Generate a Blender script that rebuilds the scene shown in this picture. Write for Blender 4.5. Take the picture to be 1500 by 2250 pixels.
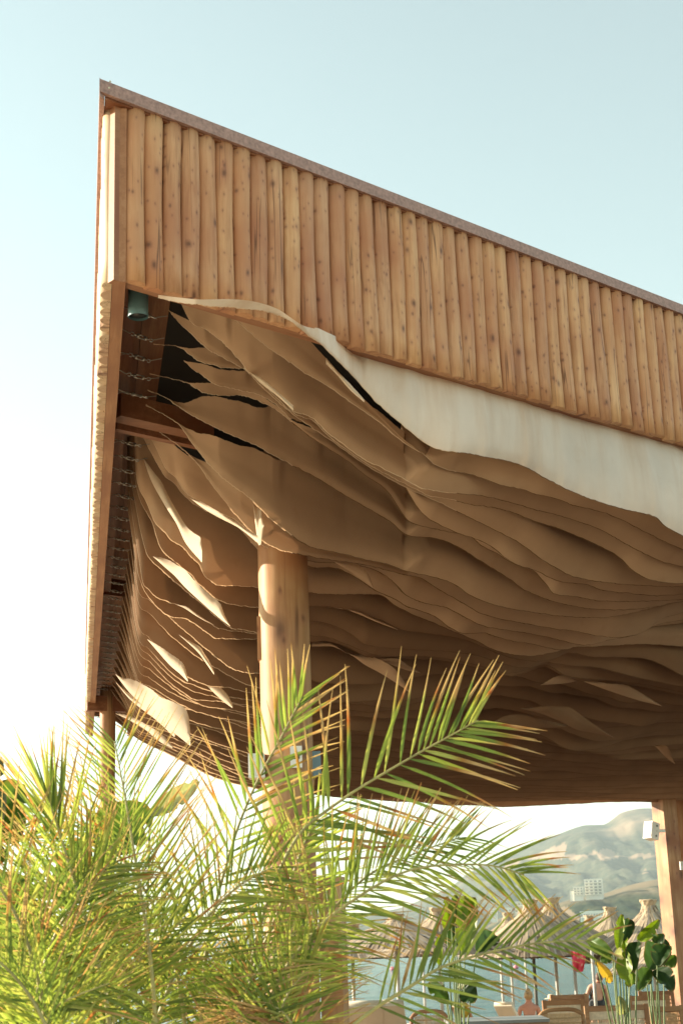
import bpy, math, random
import numpy as np
from mathutils import Vector, Matrix, noise as mnoise

rnd = random.Random(7)
sc = bpy.context.scene
for o in list(bpy.data.objects):
    bpy.data.objects.remove(o)

# ------------------------------------------------------------------ camera
EYE = 1.6
FPX = 3345.0
PITCH = math.radians(15.9)
ROLL = math.radians(2.0)
fwd = Vector((0, math.cos(PITCH), math.sin(PITCH)))
r0 = Vector((1, 0, 0)); u0 = r0.cross(fwd)
rgt = r0 * math.cos(ROLL) - u0 * math.sin(ROLL)
upv = u0 * math.cos(ROLL) + r0 * math.sin(ROLL)
CAM = Vector((0, 0, EYE))
cd = bpy.data.cameras.new('camera')
cam = bpy.data.objects.new('camera', cd)
sc.collection.objects.link(cam)
cam.matrix_world = Matrix(((rgt.x, upv.x, -fwd.x, 0), (rgt.y, upv.y, -fwd.y, 0), (rgt.z, upv.z, -fwd.z, EYE), (0, 0, 0, 1)))
cd.sensor_fit = 'VERTICAL'; cd.sensor_height = 36; cd.sensor_width = 24
cd.lens = FPX / 2250 * 36
cd.clip_start = 0.05; cd.clip_end = 60000
cd.dof.use_dof = True; cd.dof.focus_distance = 8.6; cd.dof.aperture_fstop = 8
sc.camera = cam

# ------------------------------------------------------------------ sky and sun
SUN_AZ = math.radians(-75)      # clockwise from the view direction (+Y)
SUN_EL = math.radians(17)
w = bpy.data.worlds.new('World'); sc.world = w; w.use_nodes = True
nt = w.node_tree; nt.nodes.clear()
out = nt.nodes.new('ShaderNodeOutputWorld'); bg = nt.nodes.new('ShaderNodeBackground')
sky = nt.nodes.new('ShaderNodeTexSky'); sky.sky_type = 'NISHITA'; sky.sun_disc = False
sky.sun_elevation = SUN_EL; sky.sun_rotation = SUN_AZ
sky.air_density = 1.15; sky.dust_density = 0.45; sky.ozone_density = 1.2; sky.altitude = 0
hs = nt.nodes.new('ShaderNodeHueSaturation'); hs.inputs['Saturation'].default_value = 0.52
mx = nt.nodes.new('ShaderNodeMix'); mx.data_type = 'RGBA'; mx.blend_type = 'MULTIPLY'
mx.inputs[0].default_value = 1.0; mx.inputs[7].default_value = (.96, 1.05, 0.90, 1)
nt.links.new(sky.outputs[0], hs.inputs['Color']); nt.links.new(hs.outputs[0], mx.inputs[6])
nt.links.new(mx.outputs[2], bg.inputs['Color']); bg.inputs['Strength'].default_value = 0.11
nt.links.new(bg.outputs[0], out.inputs['Surface'])
sd = bpy.data.lights.new('sun', 'SUN'); sd.energy = 5.0; sd.angle = math.radians(0.6); sd.color = (1.0, 0.86, 0.66)
so = bpy.data.objects.new('sun', sd); sc.collection.objects.link(so)
SUNV = Vector((math.sin(SUN_AZ) * math.cos(SUN_EL), math.cos(SUN_AZ) * math.cos(SUN_EL), math.sin(SUN_EL)))
so.rotation_euler = SUNV.to_track_quat('Z', 'Y').to_euler()
so.location = SUNV * 60
vs = sc.view_settings; vs.view_transform = 'Standard'; vs.look = 'None'; vs.gamma = 1; vs.exposure = 1.55
vs.use_curve_mapping = False
sc.cycles.use_denoising = True
sc.cycles.max_bounces = 8; sc.cycles.diffuse_bounces = 5; sc.cycles.transmission_bounces = 6
sc.cycles.volume_bounces = 0; sc.cycles.transparent_max_bounces = 8
sc.cycles.sample_clamp_indirect = 6

# ------------------------------------------------------------------ helpers
def ray(x, y):
    d = fwd * FPX + rgt * (x - 750) + upv * (1125 - y)
    return d / d.y
def at(x, y, Y):
    return CAM + ray(x, y) * Y
def proj(p):
    q = Vector(p) - CAM; d = q.dot(fwd)
    return 750 + FPX * q.dot(rgt) / d, 1125 - FPX * q.dot(upv) / d
def atz(x, y, z):
    d = ray(x, y); return CAM + d * ((z - EYE) / d.z)

class MB:
    def __init__(s): s.v = []; s.f = []; s.m = []; s.c = None
    def add(s, vs, fs, mi=0):
        n = len(s.v); s.v += [tuple(p) for p in vs]; s.f += [tuple(n + i for i in f) for f in fs]; s.m += [mi] * len(fs)
    def box(s, lo, hi, mi=0, M=None):
        x0, y0, z0 = lo; x1, y1, z1 = hi
        V = [Vector(p) for p in ((x0,y0,z0),(x1,y0,z0),(x1,y1,z0),(x0,y1,z0),(x0,y0,z1),(x1,y0,z1),(x1,y1,z1),(x0,y1,z1))]
        if M is not None: V = [M @ p for p in V]
        s.add(V, [(0,3,2,1),(4,5,6,7),(0,1,5,4),(1,2,6,5),(2,3,7,6),(3,0,4,7)], mi)
    def bar(s, a, b, wd, h, mi=0, upd=(0,0,1)):
        a = Vector(a); b = Vector(b); d = (b - a); L = d.length; d.normalize()
        side = d.cross(Vector(upd))
        if side.length < 1e-4: side = d.cross(Vector((1, 0, 0)))
        side.normalize(); up2 = side.cross(d)
        M = Matrix((( d.x, side.x, up2.x, a.x),(d.y, side.y, up2.y, a.y),(d.z, side.z, up2.z, a.z),(0,0,0,1)))
        s.box((0,-wd/2,-h/2),(L,wd/2,h/2), mi, M)
    def tube(s, pts, rad, n=8, mi=0, cap=True, squash=1.0):
        pts = [Vector(p) for p in pts]; k = len(pts)
        if not hasattr(rad, '__len__'): rad = [rad] * k
        V = []; F = []; prev = None
        for i, p in enumerate(pts):
            d = (pts[min(i+1,k-1)] - pts[max(i-1,0)]).normalized()
            if prev is None:
                a = d.cross(Vector((0,0,1)));
                if a.length < 1e-3: a = d.cross(Vector((0,1,0)))
            else: a = prev - d * prev.dot(d)
            a.normalize(); prev = a; b = d.cross(a)
            for j in range(n):
                t = 2*math.pi*j/n
                V.append(p + a*math.cos(t)*rad[i] + b*math.sin(t)*rad[i]*squash)
        for i in range(k-1):
            for j in range(n):
                F.append((i*n+j, i*n+(j+1)%n, (i+1)*n+(j+1)%n, (i+1)*n+j))
        if cap: F.append(tuple(range(n-1,-1,-1))); F.append(tuple((k-1)*n+j for j in range(n)))
        s.add(V, F, mi)
    def lathe(s, c, prof, n=16, mi=0, M=None):
        c = Vector(c); V = []; F = []
        for r, z in prof:
            for j in range(n):
                t = 2*math.pi*j/n; p = Vector((r*math.cos(t), r*math.sin(t), z))
                V.append(c + (M @ p if M is not None else p))
        k = len(prof)
        for i in range(k-1):
            for j in range(n): F.append((i*n+j, i*n+(j+1)%n, (i+1)*n+(j+1)%n, (i+1)*n+j))
        F.append(tuple(range(n-1,-1,-1))); F.append(tuple((k-1)*n+j for j in range(n)))
        s.add(V, F, mi)
    def mesh(s, name, mats, smooth=False):
        me = bpy.data.meshes.new(name); me.from_pydata(s.v, [], s.f)
        for m in (mats if isinstance(mats, (list, tuple)) else [mats]): me.materials.append(m)
        if len(me.materials) > 1: me.polygons.foreach_set('material_index', s.m)
        if smooth: me.polygons.foreach_set('use_smooth', [True] * len(me.polygons))
        if s.c is not None:
            a = me.color_attributes.new('Col', 'FLOAT_COLOR', 'POINT')
            a.data.foreach_set('color', [x for c in s.c for x in (c[0], c[1], c[2], 1.0)])
        me.update(); return me
    def build(s, name, mats, parent=None, smooth=False):
        return link(name, s.mesh(name, mats, smooth), parent)

def link(name, me, parent=None):
    o = bpy.data.objects.new(name, me); sc.collection.objects.link(o)
    if parent is not None: attach(o, parent)
    return o
def attach(o, parent):
    o.parent = parent
    M = Matrix.Identity(4); p = parent
    while p is not None:
        M = p.matrix_basis @ M if p.parent is None else p.matrix_parent_inverse @ p.matrix_basis @ M
        p = p.parent
    o.matrix_parent_inverse = M.inverted()
def tag(o, label=None, cat=None, group=None, kind=None):
    if label: o['label'] = label
    if cat: o['category'] = cat
    if group: o['group'] = group
    if kind: o['kind'] = kind
    return o
def empty(name, loc, label=None, cat=None, group=None):
    o = bpy.data.objects.new(name, None); sc.collection.objects.link(o); o.location = loc; o.empty_display_size = .1
    return tag(o, label, cat, group)
def copy_tree(root, loc, rz=0, label=None, scale=None):
    def cp(o, par):
        c = o.copy(); sc.collection.objects.link(c); c.parent = par
        for ch in [k for k in kids.get(o.name, [])]: cp(ch, c)
        return c
    kids = {}
    for o in sc.objects:
        if o.parent: kids.setdefault(o.parent.name, []).append(o)
    r = cp(root, None); r.location = loc; r.rotation_euler = (0, 0, rz)
    if scale: r.scale = scale
    if label: r['label'] = label
    return r

# ------------------------------------------------------------------ materials
class NM:
    def __init__(s, name):
        s.m = bpy.data.materials.new(name); s.m.use_nodes = True; s.t = s.m.node_tree
        s.b = s.t.nodes['Principled BSDF']; s.o = s.t.nodes['Material Output']
    def n(s, typ, **kw):
        nd = s.t.nodes.new('ShaderNode' + typ)
        for k, v in kw.items(): setattr(nd, k, v)
        return nd
    def l(s, a, b): s.t.links.new(a, b)
    def noise(s, scale, vec=None, detail=3, rough=.5):
        nd = s.n('TexNoise'); nd.inputs['Scale'].default_value = scale; nd.inputs['Detail'].default_value = detail
        nd.inputs['Roughness'].default_value = rough
        if vec is not None: s.l(vec, nd.inputs['Vector'])
        return nd
    def ramp(s, fac, stops, interp='LINEAR'):
        nd = s.n('ValToRGB'); cr = nd.color_ramp; cr.interpolation = interp
        while len(cr.elements) > 1: cr.elements.remove(cr.elements[-1])
        cr.elements[0].position = stops[0][0]; cr.elements[0].color = (*stops[0][1], 1)
        for p, c in stops[1:]:
            e = cr.elements.new(p); e.color = (*c, 1)
        s.l(fac, nd.inputs[0]); return nd
    def mix(s, fac, a, b, blend='MIX'):
        nd = s.n('Mix', data_type='RGBA', blend_type=blend)
        for inp, v in ((0, fac), (6, a), (7, b)):
            if isinstance(v, (int, float)): nd.inputs[inp].default_value = v
            elif isinstance(v, tuple): nd.inputs[inp].default_value = (*v, 1)
            else: s.l(v, nd.inputs[inp])
        return nd.outputs[2]
    def math(s, op, a, b=None, clamp=False):
        nd = s.n('Math', operation=op, use_clamp=clamp)
        for i, v in enumerate((a, b)):
            if v is None: continue
            if isinstance(v, (int, float)): nd.inputs[i].default_value = v
            else: s.l(v, nd.inputs[i])
        return nd.outputs[0]
    def bump(s, h, strength=.3, dist=.01):
        nd = s.n('Bump'); nd.inputs['Strength'].default_value = strength; nd.inputs['Distance'].default_value = dist
        s.l(h, nd.inputs['Height']); s.l(nd.outputs[0], s.b.inputs['Normal']); return nd
    def coords(s, scale=(1,1,1), rand=True, kind='Object'):
        tc = s.n('TexCoord'); mp = s.n('Mapping'); mp.inputs['Scale'].default_value = scale
        v = tc.outputs[kind]
        if rand:
            oi = s.n('ObjectInfo'); mu = s.n('VectorMath', operation='MULTIPLY'); cb = s.n('CombineXYZ')
            a = s.math('MULTIPLY', oi.outputs['Random'], 37.0)
            s.l(a, cb.inputs[0]); s.l(a, cb.inputs[1]); s.l(s.math('MULTIPLY', oi.outputs['Random'], 91.0), cb.inputs[2])
            ad = s.n('VectorMath', operation='ADD'); s.l(v, ad.inputs[0]); s.l(cb.outputs[0], ad.inputs[1]); v = ad.outputs[0]
        s.l(v, mp.inputs['Vector']); return mp.outputs[0], v

def simple(name, col, rough=.6, metal=0, var=0.0, scale=8, bump=0):
    M = NM(name); M.b.inputs['Roughness'].default_value = rough; M.b.inputs['Metallic'].default_value = metal
    v, _ = M.coords()
    nz = M.noise(scale, v, 4)
    lo = tuple(c * (1 - var) for c in col); hi = tuple(min(1, c * (1 + var)) for c in col)
    r = M.ramp(nz.outputs[0], [(.3, lo), (.7, hi)]); M.l(r.outputs[0], M.b.inputs['Base Color'])
    if bump: M.bump(nz.outputs[0], bump, .01)
    return M.m

def wood(name, dark, mid, light, knots=True, dots=True, along='z', gscale=1.0, rough=.55, kscale=1.0):
    M = NM(name); M.b.inputs['Roughness'].default_value = rough
    M.b.inputs['Specular IOR Level'].default_value = .3
    sc_ = {'z': (1, 1, .07), 'x': (.07, 1, 1), 'y': (1, .07, 1)}[along]
    vs_, raw = M.coords(sc_)
    warp = M.noise(5 * gscale, raw, 2)
    ad = M.n('VectorMath', operation='MULTIPLY_ADD'); M.l(warp.outputs[1], ad.inputs[0]); ad.inputs[1].default_value = (.02,.02,.02); M.l(vs_, ad.inputs[2])
    g1 = M.noise(38 * gscale, ad.outputs[0], 5, .6)
    g2 = M.noise(130 * gscale, ad.outputs[0], 3, .6)
    g = M.math('ADD', M.math('MULTIPLY', g1.outputs[0], .75), M.math('MULTIPLY', g2.outputs[0], .25))
    col = M.ramp(g, [(.34, dark), (.5, mid), (.66, light)]).outputs[0]
    big = M.noise(2.2, raw, 3)
    col = M.mix(M.ramp(big.outputs[0], [(.38, (0,0,0)), (.68, (1,1,1))]).outputs[0], col, tuple(c * k for c, k in zip(dark, (1.05, .92, .95))))
    # per piece tone
    oi = M.n('ObjectInfo'); hsn = M.n('HueSaturation'); M.l(col, hsn.inputs['Color'])
    M.l(M.math('ADD', M.math('MULTIPLY', oi.outputs['Random'], .22), .88), hsn.inputs['Value'])
    M.l(M.math('ADD', M.math('MULTIPLY', oi.outputs['Random'], .010), .497), hsn.inputs['Hue'])
    col = hsn.outputs[0]
    if knots:
        sx = M.n('SeparateXYZ'); M.l(raw, sx.inputs[0]); cx = M.n('CombineXYZ')
        wx = M.n('SeparateXYZ'); M.l(warp.outputs[1], wx.inputs[0])
        M.l(M.math('ADD', sx.outputs[0], M.math('MULTIPLY', wx.outputs[0], .03)), cx.inputs[0])
        M.l(M.math('ADD', M.math('MULTIPLY', sx.outputs[2], .55), M.math('MULTIPLY', wx.outputs[1], .03)), cx.inputs[1])
        for sc2, thr, amt, gt in ((2.6, .09, .8, .35), (5.2, .05, .6, .5)) if not dots else ((7.5, .058*kscale, .8, .55), (13, .055*kscale, .65, .55), (34, .09, .45, .72)):
            vo = M.n('TexVoronoi', voronoi_dimensions='2D'); vo.inputs['Scale'].default_value = sc2; M.l(cx.outputs[0], vo.inputs['Vector'])
            sep = M.n('SeparateColor'); M.l(vo.outputs['Color'], sep.inputs[0])
            gate = M.math('GREATER_THAN', sep.outputs[0], gt)
            dd = M.math('ADD', vo.outputs['Distance'], M.math('MULTIPLY', M.math('SUBTRACT', g1.outputs[0], .5), .10))
            core = M.ramp(dd, [(0, (1,1,1)), (thr*.5, (.85,.85,.85)), (thr, (.45,.45,.45)), (thr*1.9, (0,0,0))]).outputs[0]
            halo = M.ramp(dd, [(thr, (1,1,1)), (thr*4.2, (0,0,0))]).outputs[0]
            col = M.mix(M.math('MULTIPLY', M.math('MULTIPLY', halo, gate), .30), col, (.34, .135, .085))
            col = M.mix(M.math('MULTIPLY', M.math('MULTIPLY', core, gate), amt), col, (.10, .042, .028))
    if knots:
        cs, _ = M.coords({'z': (1, 1, .035), 'x': (.035, 1, 1), 'y': (1, .035, 1)}[along])
        cn = M.noise(13 if dots else 7, cs, 2, .5); cg = M.noise(1.6, raw, 2)
        line = M.ramp(cn.outputs[0], [(.488, (0,0,0)), (.499, (1,1,1)), (.501, (1,1,1)), (.512, (0,0,0))]).outputs[0]
        gate2 = M.ramp(cg.outputs[0], [(.50, (0,0,0)), (.58, (1,1,1))]).outputs[0]
        col = M.mix(M.math('MULTIPLY', M.math('MULTIPLY', line, gate2), .75), col, (.09, .04, .022))
    M.l(col, M.b.inputs['Base Color'])
    M.bump(g, .25, .004)
    return M.m

M_log = wood('pine_log', (.43, .212, .105), (.59, .32, .168), (.66, .39, .22))
M_logpale = wood('sunlit_log', (.50, .36, .23), (.62, .47, .32), (.68, .54, .39))  # same pine made paler, full sun on the left side put into the colour
M_beam = wood('timber_beam', (.17, .065, .03), (.25, .10, .047), (.33, .15, .075), along='x', knots=False, gscale=.8)
M_post = wood('timber_post', (.33, .165, .07), (.50, .29, .14), (.60, .39, .22), along='z', gscale=.42, dots=False)
M_board = wood('edge_board', (.26, .12, .06), (.36, .17, .085), (.42, .22, .12), along='x', gscale=.8, knots=False)
M_trim = simple('rusty_trim', (.33, .20, .17), .6, 0, .28, 60, .1)
M_deck = wood('deck_wood', (.045, .027, .017), (.07, .042, .027), (.10, .065, .04), along='x', knots=False)
M_steel = simple('galvanised_steel', (.45, .43, .40), .35, .9, .15, 40)
M_cable = simple('steel_cable', (.40, .36, .31), .5, .6, .2, 40)
M_white = simple('white_plastic', (.80, .77, .72), .45, 0, .05, 6)
M_dark = simple('shade_black', (.012, .010, .009), .8, 0, .2, 5)  # near black that paints the deep shade above the strips
M_black = simple('black_rubber', (.02, .02, .02), .5, 0, .2, 20)
M_teal = simple('teal_lacquer', (.10, .18, .19), .42, .2, .12, 8)
M_paleblue = simple('blue_panel', (.16, .25, .30), .5, 0, .1, 8)
M_screw = simple('zinc_screw', (.6, .5, .35), .35, .8, .1, 30)

def cloth_mat(name, col, trans=.30, stain=False):
    M = NM(name); M.b.inputs['Roughness'].default_value = .9; M.b.inputs['Specular IOR Level'].default_value = .15
    v, raw = M.coords(rand=True)
    n1 = M.noise(2.2, v, 4); weave = M.noise(420, v, 2); blot = M.noise(7, v, 5, .65)
    c = M.mix(M.ramp(n1.outputs[0], [(.35, (0,0,0)), (.65, (1,1,1))]).outputs[0], tuple(k*.90 for k in col), tuple(min(1,k*1.06) for k in col))
    c = M.mix(M.ramp(blot.outputs[0], [(.60, (0,0,0)), (.80, (.45,.45,.45))]).outputs[0], c, tuple(k*q for k, q in zip(col, (.80,.70,.60))))
    c = M.mix(M.math('MULTIPLY', weave.outputs[0], .22), c, tuple(k*.7 for k in col))
    if stain:
        tcs = M.n('TexCoord'); sx = M.n('SeparateXYZ'); M.l(tcs.outputs['Object'], sx.inputs[0])
        mps = M.n('Mapping'); mps.inputs['Scale'].default_value = (5, 5, .8); M.l(tcs.outputs['Object'], mps.inputs['Vector'])
        sn = M.noise(1.0, mps.outputs[0], 5, .6)
        hgt = M.ramp(M.math('SUBTRACT', sx.outputs[2], 3.45), [(.25, (0,0,0)), (.85, (1,1,1))]).outputs[0]
        run = M.ramp(sn.outputs[0], [(.46, (0,0,0)), (.66, (1,1,1))]).outputs[0]
        c = M.mix(M.math('MULTIPLY', M.math('MULTIPLY', hgt, run), .55), c, tuple(k*q for k, q in zip(col, (.72, .55, .40))))
    M.l(c, M.b.inputs['Base Color'])
    hb = M.math('ADD', M.math('MULTIPLY', n1.outputs[0], .6), M.math('MULTIPLY', weave.outputs[0], .03))
    M.bump(hb, .25, .03)
    tr = M.n('BsdfTranslucent'); M.l(M.mix(1.0, c, (1.0, .80, .60), 'MULTIPLY'), tr.inputs['Color'])
    ms = M.n('MixShader'); ms.inputs[0].default_value = trans
    M.l(M.b.outputs[0], ms.inputs[1]); M.l(tr.outputs[0], ms.inputs[2]); M.l(ms.outputs[0], M.o.inputs['Surface'])
    return M.m
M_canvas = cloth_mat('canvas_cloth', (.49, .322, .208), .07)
M_canvas0 = cloth_mat('skylit_canvas', (.80, .705, .62), .2, True)  # same cloth made paler for skylight on the front strip, plus real stains
M_canvasfar = cloth_mat('shaded_canvas', (.27, .16, .094), .05)  # same cloth made darker, shade under the roof put into the colour
M_hem = cloth_mat('dark_hem', (.20, .115, .06), .02)  # scorched brown hem with the edge shadow mixed into its colour
M_fray = cloth_mat('sunlit_fray', (.80, .66, .50), .35)  # frayed cloth made pale, sunlight put into the colour of hems and flaps

def leaf_mat(name, trans=.45, sheen=.35):
    M = NM(name); M.b.inputs['Roughness'].default_value = .42
    vc = M.n('VertexColor', layer_name='Col'); v, _ = M.coords(rand=True)
    nz = M.noise(25, v, 3)
    c = M.mix(M.math('MULTIPLY', nz.outputs[0], .45), vc.outputs[0], M.mix(1.0, vc.outputs[0], (.55, .6, .5), 'MULTIPLY'))
    M.l(c, M.b.inputs['Base Color']); M.b.inputs['Specular IOR Level'].default_value = sheen
    tr = M.n('BsdfTranslucent'); M.l(M.mix(1.0, c, (1.3, 1.3, .72), 'MULTIPLY'), tr.inputs['Color'])
    ms = M.n('MixShader'); ms.inputs[0].default_value = trans
    M.l(M.b.outputs[0], ms.inputs[1]); M.l(tr.outputs[0], ms.inputs[2]); M.l(ms.outputs[0], M.o.inputs['Surface'])
    return M.m
M_leaf = leaf_mat('palm_leaf', .58); M_broad = leaf_mat('broad_leaf', .42, .4)

# ------------------------------------------------------------------ ground, sea, hills
def grid_sheet(name, x0, x1, y0, y1, z, mat, nx=1, ny=1):
    b = MB(); V = []
    for j in range(ny+1):
        for i in range(nx+1): V.append((x0+(x1-x0)*i/nx, y0+(y1-y0)*j/ny, z))
    b.add(V, [(j*(nx+1)+i, j*(nx+1)+i+1, (j+1)*(nx+1)+i+1, (j+1)*(nx+1)+i) for j in range(ny) for i in range(nx)])
    return tag(b.build(name, mat), kind='structure')

Mg = NM('sand'); v_, _ = Mg.coords(rand=False); n1 = Mg.noise(.8, v_, 8, .65)
Mg.l(Mg.ramp(n1.outputs[0], [(.3, (.27, .21, .145)), (.7, (.40, .31, .22))]).outputs[0], Mg.b.inputs['Base Color']); Mg.b.inputs['Roughness'].default_value = .95
Mg.bump(n1.outputs[0], .6, .05)
Mp = simple('bounce_pale', (.70, .57, .41), .95, 0, .12, 3)  # pale colour of the unseen ground added to bounce light upwards
grid_sheet('ground', -9000, 9000, -300, 48, -.8, Mg.m)
b = MB(); b.add([(-9000,48,-.8),(9000,48,-.8),(9000,60,-1.7),(-9000,60,-1.7)], [(0,1,2,3)]); tag(b.build('beach_slope', Mg.m), kind='structure')
M_dimground = simple('dim_ground', (.13, .09, .06), .95, 0, .3, 4)  # dark colour of the unseen ground added to keep bounce low
b = MB(); b.box((-14, -8, -.79), (1.4, 5.2, -.02)); tag(b.build('bounce_ground', Mp), kind='structure')  # unseen bright ground added to throw light onto logs and strips
b = MB(); b.box((1.402, -8, -.79), (16, 5.2, -.02)); tag(b.build('low_bounce_ground', M_dimground), kind='structure')  # unseen dark ground added to dim the bounce on the right
b = MB(); b.box((-14, 5.202, -.79), (-2.2, 21.5, -.02)); tag(b.build('bounce_ground', Mp), kind='structure')  # the added bounce ground continues along the left side
b = MB(); b.box((-2.198, 5.202, -.79), (16, 21.5, 0)); tag(b.build('deck', M_deck), kind='structure')

Ms = NM('sea_water'); Ms.b.inputs['Roughness'].default_value = .10; Ms.b.inputs['IOR'].default_value = 1.33
Ms.b.inputs['Base Color'].default_value = (.035, .15, .17, 1)
tc = Ms.n('TexCoord'); mp = Ms.n('Mapping'); mp.inputs['Scale'].default_value = (.5, .9, 1); Ms.l(tc.outputs['Object'], mp.inputs['Vector'])
wa = Ms.noise(1.6, mp.outputs[0], 5, .62); wb = Ms.noise(.22, mp.outputs[0], 3, .5)
hh = Ms.math('ADD', Ms.math('MULTIPLY', wa.outputs[0], .5), Ms.math('MULTIPLY', wb.outputs[0], 1.2))
Ms.bump(hh, 1.0, 1.8)
wc = Ms.noise(.05, mp.outputs[0], 4); Ms.l(Ms.ramp(wc.outputs[0], [(.35, (.028, .125, .15)), (.65, (.05, .185, .20))]).outputs[0], Ms.b.inputs['Base Color'])
grid_sheet('sea', -12000, 12000, 50, 16000, -1.1, Ms.m)

def interp(tab, x):
    if x <= tab[0][0]: return tab[0][1]
    for (a, ya), (c, yc) in zip(tab, tab[1:]):
        if x <= c:
            t = (x - a) / (c - a); return ya + (yc - ya) * t
    return tab[-1][1]
def sinterp(tab, x):
    # smooth (catmull) interpolation of y over x
    n = len(tab)
    if x <= tab[0][0]: return tab[0][1]
    if x >= tab[-1][0]:
        return tab[-1][1]
    for i in range(n-1):
        if x <= tab[i+1][0]:
            x1, y1 = tab[i]; x2, y2 = tab[i+1]
            s = (y2-y1)/(x2-x1)
            m1 = s if i == 0 else (y2-tab[i-1][1])/(x2-tab[i-1][0])
            m2 = s if i == n-2 else (tab[i+2][1]-y1)/(tab[i+2][0]-x1)
            if s == 0: m1 = m2 = 0
            else:
                m1 = 0 if m1/s < 0 else min(abs(m1), 3*abs(s))*(1 if s > 0 else -1)
                m2 = 0 if m2/s < 0 else min(abs(m2), 3*abs(s))*(1 if s > 0 else -1)
            h = x2-x1; t = (x-x1)/h
            return y1*(2*t**3-3*t*t+1)+m1*h*(t**3-2*t*t+t)+y2*(-2*t**3+3*t*t)+m2*h*(t**3-t*t)
    return tab[-1][1]

def fbm(x, y, z=0, o=5):
    return mnoise.fractal(Vector((x, y, z)), .9, 2.1, o)
def hill_mat(name, green, green2, bare, NSC=.05):
    M = NM(name); M.b.inputs['Roughness'].default_value = .95; M.b.inputs['Specular IOR Level'].default_value = .1
    vc = M.n('VertexColor', layer_name='Col'); sep = M.n('SeparateColor'); M.l(vc.outputs[0], sep.inputs[0])
    v, _ = M.coords(rand=False); n1 = M.noise(NSC, v, 10, .78); n2 = M.noise(.006, v, 6, .6)
    g = M.mix(M.ramp(n1.outputs[0], [(.40, (0,0,0)), (.62, (1,1,1))]).outputs[0], green, green2)
    f = M.math('ADD', sep.outputs[0], M.math('MULTIPLY', M.math('SUBTRACT', n2.outputs[0], .5), 1.2), True)
    c = M.mix(M.ramp(f, [(.25, (0,0,0)), (.75, (1,1,1))]).outputs[0], g, bare)
    M.l(c, M.b.inputs['Base Color']); return M.m
def heightfield(name, tab, Yb, Yr, x0, x1, nx, ny, mat, rough, scar=None, zb=-1.3, back=1.25, shape=1.0):
    # a hillside from its foot at Yb up to a ridge at Yr whose skyline follows tab
    b = MB(); V = []; Cc = []
    ys = [Yb + (Yr - Yb) * (j / (ny * .8)) for j in range(int(ny * .8) + 1)]
    ys += [Yr + (Yr - Yb) * (back - 1) * (j + 1) / (ny * .2) for j in range(int(ny * .2))]
    for Y in ys:
        for i in range(nx + 1):
            px = x0 + (x1 - x0) * i / nx
            X = at(px, 2060, Yr).x * (Y / Yr * .35 + .65)
            hz = sinterp(tab, px)
            zr = at(px, hz, Yr).z - zb
            t = (Y - Yb) / (Yr - Yb)
            f = max(0, min(1, t)) ** shape if t <= 1 else 1 - (t - 1) / (back - 1) * .8
            nzv = fbm(X / (Yr * .06), Y / (Yr * .09), 3.1, 6)
            rid = 1 - abs(fbm(X / (Yr * .075) + 5, Y / (Yr * .3), 9.7, 4)) * 2
            z = zb + max(0, zr) * f * (1 + rough * .0) + max(0, zr) * rough * (nzv * .6 + rid * .5 - .4) * math.sin(min(1, t) * math.pi) 
            p = (X, Y, max(z, zb - 1 + (.5 if t > 0 else 0)))
            V.append(p); qx, qy = proj(p)
            Cc.append((scar(qx, qy, nzv, t) if scar else 0, 0, 0))
    n = nx + 1; rows = len(ys)
    b.add(V, [(j*n+i, j*n+i+1, (j+1)*n+i+1, (j+1)*n+i) for j in range(rows-1) for i in range(nx)])
    b.c = Cc
    return tag(b.build(name, mat, None, True), kind='structure')

def inpoly(x, y, P):
    c = False; j = len(P) - 1
    for i in range(len(P)):
        if (P[i][1] > y) != (P[j][1] > y) and x < (P[j][0]-P[i][0])*(y-P[i][1])/(P[j][1]-P[i][1])+P[i][0]: c = not c
        j = i
    return c
scars = [[(1150,1888),(1240,1850),(1245,1860),(1235,1885),(1275,1880),(1270,1888)],
         [(1100,1916),(1118,1892),(1145,1886),(1140,1896),(1112,1917)],
         [(1310,1878),(1325,1862),(1345,1870),(1360,1885),(1320,1892)],
         [(1378,1886),(1395,1875),(1440,1874),(1455,1888)],
         [(1405,1920),(1425,1913),(1420,1919),(1408,1923)], [(1290,1875),(1310,1870),(1308,1876)]]
def far_scar(x, y, n, t):
    for P in scars:
        if inpoly(x, y, P): return .85
    base = .10 + .25 * n
    base += .24*max(0, min(1, (1868-y)/45))*max(0, min(1, (x-1215)/110))
    ry = interp([(1120, 1889), (1200, 1883), (1290, 1880), (1310, 1874), (1345, 1879), (1380, 1884), (1470, 1886)], x)
    if abs(y - ry) < 1.6 and x > 1120: return .72
    return base
farprof = [(500, 2068), (640, 2050), (700, 2030), (760, 2016), (820, 2005), (880, 1995), (940, 1972), (1000, 1945), (1030, 1922), (1075, 1899), (1140, 1878),
           (1180, 1856), (1240, 1833), (1300, 1813), (1345, 1811), (1365, 1800), (1385, 1786), (1420, 1777), (1450, 1775), (1500, 1782), (1600, 1810), (1800, 1900), (2100, 1960)]
heightfield('mountain', farprof, 2300, 4300, 480, 2100, 520, 150, hill_mat('mountain_scrub', (.028, .045, .030), (.11, .105, .065), (.31, .215, .14)), .30, far_scar)
nearprof = [(900, 2070), (1000, 2058), (1060, 2040), (1100, 2018), (1130, 2008), (1165, 2000), (1200, 1993), (1240, 1982), (1280, 1972), (1330, 1964), (1380, 1948), (1420, 1938), (1460, 1931), (1520, 1925), (1700, 1930), (2000, 2000)]
def near_scar(x, y, n, t):
    if inpoly(x, y, [(1185,2020),(1215,1996),(1245,1992),(1275,2018),(1260,2030)]): return .8
    if t > .93: return .55
    return .12 + .55 * n
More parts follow.
